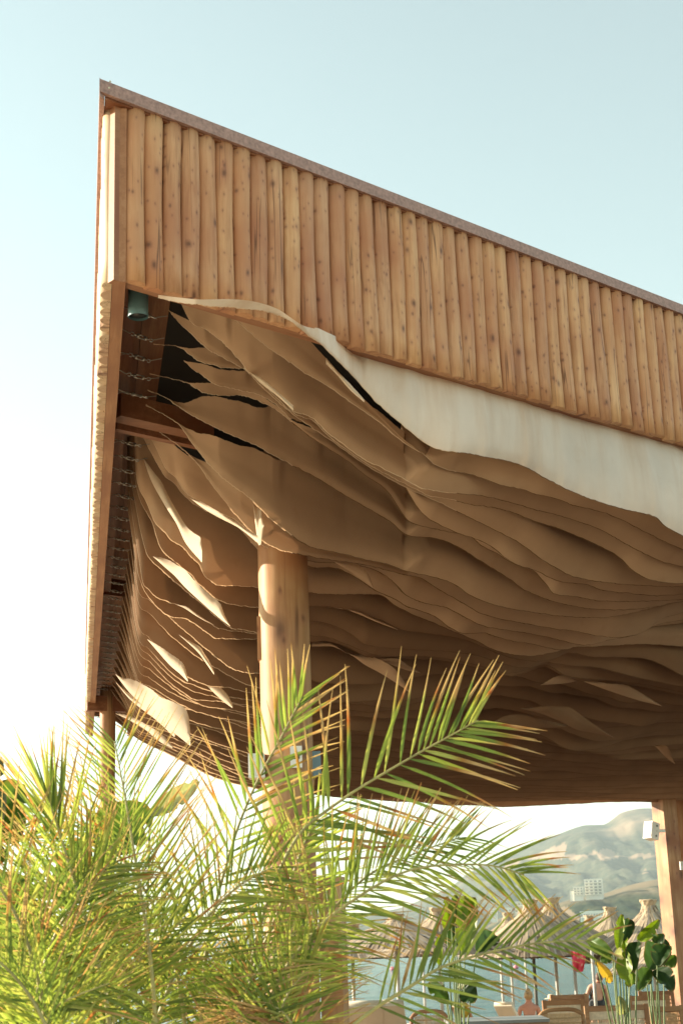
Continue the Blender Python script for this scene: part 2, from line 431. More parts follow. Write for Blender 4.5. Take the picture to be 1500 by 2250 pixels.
heightfield('headland', nearprof, 1000, 1500, 880, 2000, 420, 90, hill_mat('headland_scrub', (.012, .030, .018), (.075, .085, .045), (.26, .195, .125), .05), .45, near_scar)
lowprof = [(1350, 2062), (1390, 2035), (1420, 2018), (1460, 2005), (1520, 1995), (1700, 1985)]
heightfield('green_slope', lowprof, 420, 620, 1340, 1700, 120, 30, hill_mat('slope_scrub', (.02, .045, .012), (.12, .14, .05), (.36, .27, .16), .12), .35)

# haze
hz = NM('haze_air'); hz.t.nodes.remove(hz.b); pv = hz.n('VolumePrincipled')
pv.inputs['Density'].default_value = 0.95e-4; pv.inputs['Color'].default_value = (.78, .91, .96, 1); pv.inputs['Anisotropy'].default_value = .15
hz.l(pv.outputs[0], hz.o.inputs['Volume'])
b = MB(); b.box((-9500, -600, -2.8), (9500, 6500, 470)); tag(b.build('haze', hz.m), 'thin pale sea haze filling the air over the bay', kind='stuff')

# ------------------------------------------------------------------ pavilion
C0 = Vector((-.9177, 5.8147, 0))
ul = Vector((math.sin(math.radians(-10.0)), math.cos(math.radians(-10.0)), 0))
ur = Vector((math.sin(math.radians(48.87)), math.cos(math.radians(48.87)), 0))
nl = Vector((-ul.y, ul.x, 0))      # outward of the left side
nr = Vector((ur.y, -ur.x, 0))      # outward of the right side, towards the camera
ZB, ZT = 4.3, 5.13
LL, LR = 13.9, 14.0
pav = empty('beach_pavilion', C0, 'timber beach pavilion whose roof edge is clad in upright half round pine logs', 'pavilion')

def frame(o, ax, outw, z=0):
    # local x along ax, local y outward, z up
    return Matrix(((ax.x, outw.x, 0, o.x), (ax.y, outw.y, 0, o.y), (0, 0, 1, z), (0, 0, 0, 1)))
PITCHL = .0945
def log_mesh(seed, rad=.046, h=ZT - ZB, mat=None):
    r = random.Random(seed); b = MB(); n = 12; rows = 7; V = []
    ph = r.random() * 6; k2 = r.random() * 6
    z0 = r.uniform(-.007, .006)
    crack = r.random() < .35; ca = r.randint(3, 8)
    for j in range(rows):
        t = j / (rows - 1); z = z0 + (h - z0) * t
        rr = rad * (1 + .045 * math.sin(ph + 5 * t) + r.uniform(-.012, .012)); xo = .0035 * math.sin(k2 + 4 * t)
        for i in range(n + 1):
            a = math.pi * i / n; q = rr
            if crack and i == ca: q *= .90
            V.append((xo - q * math.cos(a), q * math.sin(a) ** .85 * .98, z))
    F = [(j*(n+1)+i, j*(n+1)+i+1, (j+1)*(n+1)+i+1, (j+1)*(n+1)+i) for j in range(rows-1) for i in range(n)]
    F += [(j*(n+1)+n, j*(n+1), (j+1)*(n+1), (j+1)*(n+1)+n) for j in range(rows-1)]
    F.append(tuple(range(n, -1, -1))); F.append(tuple((rows-1)*(n+1)+i for i in range(n+1)))
    b.add(V, F)
    return b.mesh('log', mat or M_log, True)
logm = [log_mesh(i) for i in range(14)]
logp = [log_mesh(i + 40, mat=M_logpale) for i in range(8)]
for me in logm + logp:
    me.polygons[len(me.polygons)-1].use_smooth = False; me.polygons[len(me.polygons)-2].use_smooth = False
lr = random.Random(3)
def place_logs(ax, outw, n, off, pool):
    for i in range(n):
        s = off + PITCHL * (i + .5)
        o = bpy.data.objects.new('log', lr.choice(pool)); sc.collection.objects.link(o)
        M = frame(C0 + ax * s + outw * .001, ax, outw, ZB + lr.uniform(-.004, .004))
        if outw.cross(ax).z < 0 and False: pass
        o.matrix_basis = M @ Matrix.Rotation(lr.uniform(-.003, .003), 4, 'Y') @ Matrix.Diagonal((lr.uniform(.97, 1.05), lr.uniform(.92, 1.08), 1, 1))
        o.parent = pav; o.matrix_parent_inverse = Matrix.Translation(-C0)
place_logs(ur, nr, 84, .055, logm)
place_logs(ul, nl, 146, .02, logp)
BT = .055
def side_bar(name, ax, outw, s0, s1, o0, o1, z0, z1, mat, par=pav, label=None):
    b = MB(); b.box((s0, o0, z0), (s1, o1, z1)); ob = b.build(name, mat, None)
    ob.matrix_basis = frame(C0, ax, outw, 0); ob.parent = par; ob.matrix_parent_inverse = Matrix.Translation(-C0)
    if label: ob['label'] = label
    return ob
side_bar('backing_board', ur, nr, .0, LR, -BT - .001, -.001, ZB + .004, ZT - .03, M_board)
side_bar('backing_board', ul, nl, .0, LL, -BT - .001, -.001, ZB - .012, ZT - .03, M_board)
side_bar('shade_board', ur, nr, .0, LR, 0, .05, 4.56, ZT - .03, M_board).matrix_basis = frame(C0 + ul*LL, ur, -nr, 0)  # boards added on far and right sides to keep light off strip tops
ob = side_bar('shade_board', ul, nl, .0, LL, 0, .05, 4.56, ZT - .03, M_board); ob.matrix_basis = frame(C0 + ur*(LR-.06), ul, -nl, 0)
# corner board
b = MB(); b.box((-.002, -.03, ZB - .01), (.050, .014, ZT - .01)); ob = b.build('corner_board', M_board)
ob.matrix_basis = frame(C0, ur, nr, 0); ob.parent = pav; ob.matrix_parent_inverse = Matrix.Translation(-C0)
def isect(off):
    # point offset `off` outside both faces
    # solve C0 + a*ur + nr*off = C0 + b*ul + nl*off
    A = np.array([[ur.x, -ul.x], [ur.y, -ul.y]]); rhs = np.array([nl.x - nr.x, nl.y - nr.y]) * off
    a, _ = np.linalg.solve(A, rhs); return C0 + ur * a + nr * off
# roof slab (closed prism over the whole plan) and edge flashing
P = [isect(.038), C0 + ur*LR + nr*.038, C0 + ur*LR + ul*LL, C0 + ul*(LL + .02) + nl*.038]
def prism(poly, z0, z1):
    b = MB(); n = len(poly)
    b.add([(p.x, p.y, z0) for p in poly] + [(p.x, p.y, z1) for p in poly],
          [tuple(range(n-1,-1,-1)), tuple(range(n, 2*n))] + [(i, (i+1) % n, n+(i+1) % n, n+i) for i in range(n)])
    return b
prism(P, ZT - .028, ZT + .012).build('roof_deck', M_beam, pav)
corner = C0 + (nr + nl) * .0
# flashing: corner point where both offset lines meet
I1 = isect(.060); I0 = isect(.040)
Zf0, Zf1 = 5.112, 5.172
b = MB()
E1 = C0 + ur*LR + nr*.060; E0 = C0 + ur*LR + nr*.040
b.add([(p.x,p.y,z) for z in (Zf0,Zf1) for p in (I1,E1,E0,I0)], [(3,2,1,0),(4,5,6,7),(0,1,5,4),(1,2,6,5),(2,3,7,6),(3,0,4,7)])
b.build('roof_flashing', M_trim, pav)
b = MB()
E1 = C0 + ul*(LL+.03) + nl*.060; E0 = C0 + ul*(LL+.03) + nl*.040
I1b = I1 + nl*.002
b.add([(p.x,p.y,z) for z in (Zf0-.02,Zf1+.004) for p in (I1b,E1,E0,I0)], [(0,1,2,3),(7,6,5,4),(4,5,1,0),(5,6,2,1),(6,7,3,2),(7,4,0,3)])
b.build('roof_flashing', M_trim, pav)
prism([I0 + (ul+ur)*.005, C0+ur*LR+nr*.036, C0+ur*LR+ul*LL, C0+ul*LL+nl*.036], ZT + .014, Zf1 - .006).build('roof_sheet', M_trim, pav)
for k, (px, py) in enumerate(((227, 200), (229, 189))):
    p = C0 + ur*(-.035+.0*k) + nr*.081
    b = MB(); b.lathe((p.x - .03 + .004*k, p.y -.02, Zf0 + .02 + .03*k), [(.005,0),(.005,.002)], 8, 0, Matrix.Rotation(math.pi/2, 3, 'X')); b.build('screw', M_screw, pav)
# ceiling boards: separate planks along ul seen near the edges
for i in range(2):
    side_bar('ceiling_plank', ul, nl, .14 + .11*(i+1), LL, -.06 - .14*(i+1) + .004, -.06 - .14*i, 4.93 + .004*(i % 2), 4.955 + .004*(i % 2), M_beam)
prism([C0 + ul*.09 + ur*.2, C0+ur*LR+ul*.09, C0+ur*LR+ul*LL, C0+ul*LL-nl*.06], 4.962, 4.98).build('ceiling', M_dark, pav)  # black sheet so the gaps between strips read as deep shade
# beams along the left side (carries the cables) and cross beams
side_bar('edge_beam', ul, nl, .22, LL - .1, -.135, -.062, 4.62, 4.92, M_beam)
def cross(s, z0, z1, wd, length, o=.06, skew=ur):
    p = C0 + ul*s - nl*o
    b = MB(); b.bar((p.x, p.y, (z0+z1)/2), (p.x + skew.x*length, p.y + skew.y*length, (z0+z1)/2), wd, z1-z0)
    return b.build('cross_beam', M_beam, pav)
cross(2.02, 4.40, 4.53, .11, .62); cross(2.17, 4.385, 4.45, .05, .66)
cross(7.2, 4.6, 4.75, .12, 11)
# far post of the left side
def post_round(name, x, y, z0, z1, r, mat, label=None, seg=24, facet=0.0, seed=1):
    rr = random.Random(seed); b = MB(); n = seg; rows = 14; V = []
    for j in range(rows):
        z = z0 + (z1-z0)*j/(rows-1)
        for i in range(n):
            a = 2*math.pi*i/n; q = r*(1 + .012*fbm(math.cos(a)*1.3+seed, math.sin(a)*1.3, z*.8))
            # slightly faceted with the drawknife
            q *= 1 - facet*(1-abs(math.cos(a*4)))
            V.append((x+q*math.cos(a), y+q*math.sin(a), z))
    F = [(j*n+i, j*n+(i+1)%n, (j+1)*n+(i+1)%n, (j+1)*n+i) for j in range(rows-1) for i in range(n)]
    F.append(tuple(range(n-1,-1,-1))); F.append(tuple((rows-1)*n+i for i in range(n)))
    b.add(V, F); o = b.build(name, mat, pav, True)
    if label: o['label'] = label
    return o
YF = 17.0
pf = at(236, 1700, YF)
post_round('post', pf.x, pf.y, 0, at(236, 1512, YF).z, .088, M_post, 'slim round post at the far end', seed=4)
pz = at(236, 1548, YF)
b = MB(); b.bar((pf.x-.22, pf.y-.14, pz.z), (pf.x+2.6, pf.y+1.2, pz.z), .10, .17); b.build('cross_beam', M_beam, pav)
b = MB(); b.bar((pf.x+.3, pf.y-.25, pz.z+.28), (pf.x-.3, pf.y+4, pz.z+.28), .12, .2); b.build('edge_beam', M_beam, pav)
# main post
YC = 9.05
p1 = at(626, 1300, YC); p2 = at(640, 2150, YC)
CX, CY = at(631, 1650, YC).x, YC
RC = .152
post_round('post', CX, CY, 0, 4.55, RC, M_post, 'thick pale timber post in the middle', 32, .02, 2)
b = MB(); b.bar((CX+.235, CY+.12, 0), (CX+.235, CY+.12, at(730, 1925, YC).z), .13, .15, upd=(.2,1,0)); b.build('post', M_post, pav)['label'] = 'short squared timber beside the thick middle post'
# long wooden plate on the post's sunny side
pl0 = at(569, 1452, YC); pl1 = at(569, 1358, YC)
b = MB(); b.box((CX-RC-.010, CY-.05, pl0.z), (CX-RC+.02, CY+.07, pl1.z)); b.build('post_plate', M_post, pav)
# far right post, squared, turned
YR = 25.2
pr = at(1478, 2000, YR)
b = MB()
zt = at(1470, 1745, YR).z
Mr = Matrix.Translation((pr.x, pr.y, 0)) @ Matrix.Rotation(math.radians(30), 4, 'Z')
b.box((-.14, -.14, 0), (.14, .14, zt), 0, Mr); b.build('post', M_post, pav)['label'] = 'squared post at the right edge'
b = MB(); q = at(1512, 2000, YR+.6); b.box((q.x-.12, q.y-.12, 0), (q.x+.12, q.y+.12, zt)); b.build('post', M_post, pav)['label'] = 'second post just behind the right one'
b = MB(); q = at(1462, 1748, YR); b.bar((q.x-.05, q.y-.1, q.z+.06), (q.x+4, q.y+2, q.z+.1), .14, .18); b.build('cross_beam', M_beam, pav)

# ------------------------------------------------------------------ canvas ceiling
def RG(x0, y0, s, pts): return [(x0 + x/s, y0 + y/s) for x, y in pts]
r1 = lambda pts: RG(300, 700, 3.75, pts)
r2 = lambda pts: RG(240, 1150, 4.167, pts)
r3 = lambda pts: RG(800, 1000, 2.143, pts)
r4 = lambda pts: RG(660, 1180, 3.0, pts)
r5 = lambda pts: RG(1000, 1350, 3.0, pts)
c4 = lambda pts: RG(320, 640, 3.947, pts)

b_ = r3([(330,40),(400,70),(500,90),(560,110),(640,140),(720,155),(800,180),(900,205),(1000,240),(1100,262),(1200,300),(1300,350),(1400,400),(1500,445)])
c_ = r3([(350,170),(450,180),(550,190),(640,210),(720,230),(800,255),(900,280),(1000,310),(1100,345),(1200,400),(1300,455),(1400,500),(1500,525)])
d_ = r3([(300,190),(400,205),(500,232),(600,245),(700,270),(800,310),(900,340),(1000,380),(1100,425),(1200,480),(1260,540),(1330,580),(1420,600),(1500,605)])
e_ = r3([(330,210),(450,270),(550,320),(650,370),(710,400),(780,450),(850,500),(920,540),(980,570),(1080,590),(1200,605),(1350,615),(1500,620)])
f_ = r3([(170,120),(240,230),(280,280),(350,325),(450,370),(540,400),(600,430),(660,480),(720,515),(800,540),(880,580),(950,600),(1050,610),(1120,635),(1250,650),(1380,660),(1500,655)])
g_ = r3([(110,170),(200,300),(260,330),(400,360),(500,385),(560,430),(620,460),(700,510),(790,540),(850,600),(890,650),(1000,665),(1100,685),(1250,688),(1400,684),(1490,680)])
h_ = r3([(120,310),(200,375),(330,390),(420,420),(520,480),(600,530),(680,580),(740,625),(800,655),(880,685),(960,705),(1050,720),(1200,728),(1320,720),(1480,690)])
i_ = r3([(0,490),(100,510),(200,545),(330,575),(420,605),(500,660),(600,700),(700,725),(800,740),(900,755),(1000,762),(1120,765),(1200,755),(1350,720),(1490,685)])
j_ = r3([(0,515),(180,560),(270,580),(340,625),(400,660),(470,700),(540,740),(640,770),(750,790),(880,815),(1000,830),(1100,850),(1200,858),(1290,840),(1350,805),(1400,770),(1500,740)])
k_ = r3([(50,540),(130,590),(200,660),(300,700),(380,715),(460,755),(550,800),(650,820),(750,835),(880,860),(1000,890),(1060,893),(1150,870),(1290,842),(1370,800),(1500,775)])
l_ = r3([(0,600),(60,640),(130,670),(200,710),(300,745),(350,770),(400,810),(470,840),(560,835),(620,855),(700,875),(800,890),(880,910),(950,915),(1010,893),(1150,870),(1300,820),(1500,790)])
m_ = r3([(0,655),(80,660),(150,710),(230,750),(330,790),(420,830),(520,870),(600,910),(680,935),(780,945),(880,930),(980,905),(1100,900),(1300,890),(1500,900)])
n_ = r3([(80,775),(170,820),(270,835),(380,850),(480,870),(560,905),(650,940),(720,960),(820,970),(900,955),(960,930),(1080,950),(1200,950),(1350,965),(1500,1040)])
o_ = r3([(0,890),(100,905),(250,915),(400,925),(520,940),(620,970),(700,995),(780,1000),(850,975),(960,990),(1100,1000),(1300,1050),(1500,1090)])
p_ = r3([(60,955),(200,960),(350,965),(480,990),(600,1020),(680,1040),(740,1030),(850,1000),(950,1050),(1100,1070),(1300,1090),(1500,1130)])

S = []   # (s, lower edge, upper edge or None, options)
S.append((.20, [(348,655),(396,665),(440,669),(462,673),(497,674),(535,678),(568,681),(599,688),(629,700),(657,719),(680,739),(700,751),(720,770),(774,824),(828,884),(876,926),(936,974),(972,989),(1020,995),(1068,1004),(1116,1013),(1158,1028),(1200,1052),(1254,1079),(1308,1100),(1368,1118),(1440,1136),(1458,1154),(1500,1178)],
          [(348,648),(396,654),(440,658),(500,657),(560,663),(610,679),(640,699),(665,715)], dict(front=True)))
S.append((.44, [(430,672),(497,688),(573,751),(624,787),(675,822),(720,848),(780,890),(840,932),(882,968),(933,1000)] + b_,
          [(430,668),(470,676),(530,680),(568,684),(600,692),(632,706),(660,728),(720,792),(756,836),(804,881),(870,950),(936,1004)], {}))
S.append((.66, [(396,662),(419,708),(447,721),(477,741),(505,767),(530,795),(548,817),(573,833),(599,855),(644,901),(690,920),(720,950),(756,977),(792,1004),(840,1028),(888,1052),(926,1072)] + c_,
          [(396,659),(426,668),(457,675),(497,688)], {}))
S.append((.86, [(371,682),(386,701),(421,734),(459,767),(497,789),(535,810),(573,840),(644,906),(690,926),(720,956),(800,1014),(888,1062),(925,1080)] + d_,
          [(371,682),(391,692),(419,705),(450,718)], {}))
S.append((1.06, r1([(360,235),(440,295),(520,350),(620,380),(700,400),(800,412),(880,408)]) + [(573,847),(644,910),(720,962),(800,1019),(888,1069)] + e_,
          r1([(360,232),(450,245),(540,240),(600,246),(680,270)]), {}))
S.append((1.26, r1([(390,345),(470,420),(560,480),(650,540),(740,560),(860,590),(960,610),(1080,660),(1180,730),(1270,820),(1500,905)]) + [(760,985),(820,1022)] + f_,
          r1([(390,342),(420,355),(500,365),(580,380),(650,410),(740,425),(820,428),(900,432)]), {}))
S.append((1.46, r1([(430,532),(500,580),(600,620),(720,634),(850,632),(950,655),(1100,720),(1200,785),(1300,868),(1400,950),(1500,1020)]) + [(760,1010),(800,1042)] + g_,
          r1([(430,530),(540,530),(640,530),(720,550),(790,575),(880,595),(1000,625),(1080,670),(1180,740),(1270,830),(1330,860),(1500,908)]), {}))
S.append((1.70, r1([(250,655),(400,760),(560,850),(700,920),(860,990),(1000,1050),(1100,1110),(1200,1160),(1350,1240),(1500,1320)]) + [(750,1083),(800,1112)] + h_,
          r1([(250,652),(300,680),(400,695),(480,665),(550,640),(650,640),(760,665),(880,690),(980,730),(1050,735),(1110,715),(1200,790),(1300,860),(1400,950),(1500,1010)]), {}))
S.append((1.92, r1([(350,870),(450,1010),(560,1150),(640,1240),(760,1350),(900,1450),(1000,1540),(1100,1640),(1250,1760),(1390,1860)]) + [(700,1206),(740,1213)] + i_,
          r1([(350,867),(500,940),(620,960),(700,990),(850,1045),(960,1065),(1080,1120),(1180,1170)]), {}))
JU = [(200,960),(285,955),(324,944)] + r1([(200,935),(350,1060),(450,1130),(600,1200),(700,1280),(820,1350)]) + [(560,1092),(600,1140),(640,1170)]
S.append((2.22, [(353,951),(425,1007),(473,1073),(527,1140),(567,1180),(610,1205),(680,1222),(740,1232)] + j_,
          JU[3:], {}))
S.append((2.55, [(324,945),(345,988),(367,1033),(385,1047),(407,1079),(433,1100),(473,1121),(527,1148),(567,1193),(680,1232),(760,1238)] + k_, [(x, y + 4) for x, y in JU], {}))
S.append((2.84, [(313,958),(335,1000),(362,1045),(385,1062),(407,1090),(433,1110),(473,1132),(527,1160),(567,1205),(680,1245),(740,1248)] + l_, [(x, y + 4) for x, y in JU], {}))
S.append((3.10, [(296,978),(300,1050),(325,1110),(343,1150),(365,1172),(374,1184),(394,1196),(408,1208),(422,1224),(439,1241),(449,1263),(461,1275),(480,1286),(523,1287),(569,1290),(685,1303),(760,1306)] + m_, [(x, y + 4) for x, y in JU], {}))
S.append((3.36, [(292,1020),(305,1090),(325,1130),(336,1150),(343,1174),(353,1203),(367,1220),(379,1229),(394,1241),(408,1253),(422,1263),(432,1277),(451,1294),(470,1311),(490,1322),(528,1331),(569,1334),(685,1332),(727,1333),(770,1341),(803,1353)] + n_, [(x, y + 4) for x, y in JU], {}))
S.append((3.62, [(286,1040),(300,1120),(310,1170),(322,1215),(336,1234),(355,1251),(374,1268),(409,1298),(451,1333),(480,1358),(509,1379),(528,1383),(569,1388),(640,1365),(685,1363),(720,1370),(753,1383),(777,1397),(793,1410)] + o_, [(x, y + 4) for x, y in JU], {}))
S.append((3.80, [(284,1080),(298,1180),(310,1256),(314,1280),(326,1294),(336,1306),(360,1318),(389,1328),(413,1335),(432,1352),(456,1366),(480,1380),(504,1384),(569,1392),(640,1395),(713,1398)] + [(x, y-6) for x, y in p_], [(x, y + 4) for x, y in JU], {}))
S.append((3.98, [(280,1110),(294,1200),(304,1260),(312,1284),(322,1304),(336,1323),(353,1340),(374,1354),(389,1356),(413,1361),(437,1376),(456,1390),(475,1402),(566,1404),(685,1409),(713,1408),(737,1413),(760,1420),(783,1432),(803,1442)] + p_, [(x, y + 4) for x, y in JU], {}))
xs = [300, 400, 500, 600, 700, 900, 1100, 1300, 1500]
rows = [(4.0, [1275,1358,1404,1406,1410,1450,1480,1500,1530]),
        (4.6, [1312,1400,1476,1520,1545,1530,1500,1535,1556]), (5.1, [1375,1487,1508,1535,1560,1550,1530,1585,1590]),
        (5.7, [1407,1505,1545,1560,1575,1585,1562,1622,1603]), (6.4, [1433,1518,1556,1580,1600,1612,1600,1645,1622]),
        (7.1, [1484,1541,1572,1600,1622,1638,1640,1660,1652]), (8.0, [1505,1560,1592,1628,1648,1665,1670,1680,1678]),
        (9.0, [1545,1590,1625,1658,1675,1690,1696,1702,1697]), (10., [1575,1612,1650,1685,1700,1710,1717,1720,1716]),
        (11., [1597,1635,1678,1708,1720,1729,1735,1738,1732]), (12., [1612,1653,1698,1727,1737,1746,1752,1752,1748]),
        (13.4, [1626,1673,1723,1745,1752,1762,1773,1768,1766])]
s = 4.35; rr = random.Random(11); kk = 0
while s < 13.45:
    for (sa, ya), (sb, yb) in zip(rows, rows[1:]):
        if sa <= s <= sb: break
    t = (s - sa) / (sb - sa)
    ys = [a + (c - a) * t for a, c in zip(ya, yb)]
    jit = 17 * max(.36, 1 - (s - 4) / 10)
    kx = rr.random()*50
    L = []
    for q in range(280, 1501, 24):
        y = sinterp(list(zip(xs, ys)), q) if q >= 300 else None
        if y is None: continue
        y += jit * (mnoise.noise(Vector((q/170., kx, 0))) * 1.5 + mnoise.noise(Vector((q/60., kx, 5))) * .5) * (1 if q > 420 else .5)
        L.append((q, y))
    S.append((s, L, None, dict(row=True)))
    s += (.33 if s < 8 else .42) + .04 * (kk % 3); kk += 1

def plane_hit(s, x, y, doff=0.0, o=.22):
    A = C0 + ul*s - nl*o + nr*doff
    d = ray(x, y); t = ((A - CAM).dot(nr)) / d.dot(nr)
    return CAM + d * t
ZC = 4.45
ceil_root = empty('canvas_ceiling', C0 + Vector((0, 0, ZC)), 'ceiling of overlapping wavy hand cut canvas strips slung on steel cables under the pavilion roof', 'fabric ceiling')
def xs_at(tab, x):
    return sinterp(tab, x)
def make_strip(idx, s, L, U, opt):
    r = random.Random(100 + idx)
    A = C0 + ul*s - nl*.22; A.z = ZC
    ax, ay = proj(A)
    L = sorted(set(L), key=lambda q: q[0])
    L2 = [L[0]]
    for q in L[1:]:
        if q[0] > L2[-1][0] + 1.5: L2.append(q)
    L = L2
    if U is None:
        if L[0][0] > ax + 4: L = [(ax, ay)] + L
    xa = L[0][0]; xe = L[-1][0]
    if U and not opt.get('front') and L[0][0] > ax + 6 and ay < L[0][1] - 6 and idx > 2:
        L = [(ax, ay + 2)] + L; U = [(ax, ay)] + [q for q in U if q[0] > ax + 3]; xa = ax
    sl = (L[-1][1] - L[-4][1]) / (L[-1][0] - L[-4][0]); sl = max(-.1, min(.3, sl))
    step = 3.0 if s < 5 else 5.0
    cols = []
    x = xa
    while x < 1500: cols.append(x); x += step if x < 700 else step * 1.5
    while x < 1720: cols.append(x); x += 20
    rows_ = 18
    ph = [r.random()*6.28 for _ in range(6)]
    hlast = .1
    V = []; amp = .028 if not opt.get('front') else .02
    for x in cols:
        yl = xs_at(L, x) if x <= xe else L[-1][1] + sl*(x - xe)
        yl0 = yl
        rag = 1.6 if x < 700 else 1.0
        far = 1 / (1 + s*.12)
        yl += rag * far * (mnoise.noise(Vector((x/4.2, idx*7.1, 0)))*1.2 + mnoise.noise(Vector((x/13., idx*3.3, 4)))*1.8)
        tt = (x - xa)
        fade = min(1, tt/60)
        dv = amp*fade*(math.sin(x/75 + ph[0]) + 1.1*math.sin(x/150+ph[2]))
        if opt.get('front'):
            for cx_, cw, ca in ((1155, 10, .022), (1238, 14, .02), (1340, 22, .016), (1440, 12, .02), (985, 30, .02), (905, 18, .02), (1060, 14, .015)): dv += ca*math.exp(-((x-cx_)/cw)**2) - ca*.6*math.exp(-((x-cx_-cw*1.6)/cw)**2)
            f = interp([(340, .05), (430, .25), (640, .26), (700, .20), (790, 0), (1800, 0)], x); dv += f
        pb = plane_hit(s, x, yl, dv); pb0 = plane_hit(s, x, yl0, dv)
        pt0 = None
        if U and x <= U[-1][0] and not opt.get('front'):
            yu = xs_at(U, x) + 1.3*mnoise.noise(Vector((x/3.5, idx*1.7, 8))) + 1.2*mnoise.noise(Vector((x/10., idx*1.7, 2)))
            yu = min(yu, yl - .4)
            hgt = sum(max(0, xs_at(L, x+q) - xs_at(U, x+q)) for q in (-24, -12, 0, 12, 24))/5
            pt = plane_hit(s, x, yu, dv*.3 + min(.14, .75*hgt/FPX*pb.y)*max(0, min(1, (760-x)/160)))
            pt0 = plane_hit(s, x, min(xs_at(U, x), yl0 - .4), dv*.3 + min(.14, .75*hgt/FPX*pb.y)*max(0, min(1, (760-x)/160)))
            hlast = pt0.z - pb0.z
        elif opt.get('front') and x < 800:
            if x <= 690:
                yu = xs_at(U + [(690, 722)], x) + 1.5*mnoise.noise(Vector((x/3., idx*1.7, 8)))
                pt = plane_hit(s, x, yu, dv + .05*max(0, min(1, (700-x)/60)))
            else:
                z_ = interp([(690, 4.275), (750, 4.335)], x)
                pt = Vector((pb.x, pb.y, z_))
                yu = None
            if pt.z < pb.z - .04: pt = pb + Vector((0, 0, .004))
        else:
            back = Vector((pb.x, pb.y, 0)) - nr*dv
            zt = ZC + (.0 if not U else 0)
            k = 1.0
            if U and not opt.get('front'): k = min(1, max(hlast/max(.02, zt - pb.z), .05) + (x - U[-1][0]) / 60)
            if opt.get('front'): k = 1; zt = ZC
            pt = Vector((back.x, back.y, pb.z + (zt - pb.z) * k))
        w_ = pt.z - pb.z
        belly = min(w_, .45) * (.21 + .05*math.sin(x/87 + ph[3]))*(.25 if (U and x <= U[-1][0]) else 1)*min(1, .2 + tt/90) if not opt.get('front') else w_*(.05 + .02*math.sin(x/70 + ph[3]))
        for j in range(rows_):
            v = j/(rows_-1)
            if pt0 is None: pt0 = pt
            q = pb0.lerp(pt0, v)
            if j == 0: q = pb.copy()
            elif j == rows_-1: q = pt.copy()
            pf_ = math.sin(math.pi*v**.55) if opt.get('front') else (math.sin(math.pi/2*min(1, v/.17)) if v < .17 else math.cos(math.pi/2*min(1, (v-.17)/.45)) - .55*math.sin(math.pi*min(1, (v-.17)/.83)))
            q = q + nr * (belly*pf_ + (.0 if not opt.get('front') else .004)*fade*math.sin(x/19 + ph[5] + v*2)*v*(1-v)*4*(.6 if opt.get('front') else 1))
            V.append(q)
    n = rows_; m = MB()
    m.add(V, [(i*n+j, (i+1)*n+j, (i+1)*n+j+1, i*n+j+1) for i in range(len(cols)-1) for j in range(n-1)])
    # frayed hem: narrow lip turned to the back along the lower edge (and the upper edge where it is seen)
    hw = .005 + .0010*s
    H = []
    for i in range(len(cols)):
        pb = V[i*n]; wob = hw*(.5+.9*abs(mnoise.noise(Vector((cols[i]/5., idx, 3)))))*min(1, max(.12, (cols[i]-xa-(14 if s < 4.3 else 34))/(60 if s < 4.3 else 90)))
        H += [pb + nr*.0015, pb - ul*0 + nl*wob*.8 - Vector((0,0,wob*.55)) ]
    nn = len(m.v); m.v += [tuple(p) for p in H]
    for i in range(len(cols)-1):
        m.f.append((nn+2*i, nn+2*i+1, nn+2*i+3, nn+2*i+2)); m.m.append(1 if cols[i] < 640 or (idx < 5 and cols[i] < 1000) else 2)  # pale sunlit hem towards the left, dark shaded hem elsewhere
    o = m.build('canvas_strip', [M_canvas0 if opt.get('front') else (M_canvasfar if s > 3.2 else M_canvas), M_fray, M_hem], ceil_root, True)  # inner strips take the darker copy that paints their shade
    if opt.get('front'): o['label'] = 'cream front strip below the log cladding'
    return o
for idx in range(2, 10):
    s_, L_, U_, o_ = S[idx]; Lp = sorted(S[idx-1][1]); Lo = sorted(L_); x = U_[-1][0] + 14
    U_ = list(U_)
    while x < 900:
        U_.append((x, min(sinterp(Lp, x) - 22, sinterp(Lo, x) - 10))); x += 20
    S[idx] = (s_, L_, sorted(U_), o_)
for idx, (s, L, U, opt) in enumerate(S): make_strip(idx, s, L, U, opt)

# loose flaps where a strip twists and shows its other side
def flap(s, U, L, doff=.03, yaw=0.0, tilt=0.0, n=40):
    mat = M_fray if yaw else (M_canvas if s < 4.4 else M_canvasfar)  # turned flaps take the pale cloth, sunlight painted in
    U = sorted(U); L = sorted(L)
    xa = max(U[0][0], L[0][0]); xb = max(U[-1][0], L[-1][0])
    cols = [xa + (xb - xa)*i/n for i in range(n+1)]; V = []; rws = 5
    dist = plane_hit(s, (xa+xb)/2, L[0][1]).y
    for x in cols:
        yu = sinterp(U, x) + 1.2*mnoise.noise(Vector((x/3.4, s, 1))); yl = sinterp(L, x)
        yl = max(yl, yu + .5)
        for j in range(rws):
            v = j/(rws-1); y = yl + (yu - yl)*v
            d = doff + yaw*(x - xa)/FPX*dist + tilt*v*(yl-yu)/FPX*dist + .03*math.sin(x/19. + s*3)*v + .02*math.sin(v*3.1)
            V.append(plane_hit(s, x, y, d))
    m = MB(); m.add(V, [(i*rws+j, (i+1)*rws+j, (i+1)*rws+j+1, i*rws+j+1) for i in range(n) for j in range(rws-1)])
    return m.build('canvas_flap', mat, ceil_root, True)
flap(3.08, [(313,1001),(335,1033),(356,1060),(369,1087),(388,1121),(412,1159),(427,1172),(442,1184),(444,1203)], [(313,1002),(332,1055),(361,1108),(388,1151),(408,1193),(444,1236)], .03, 1.5)
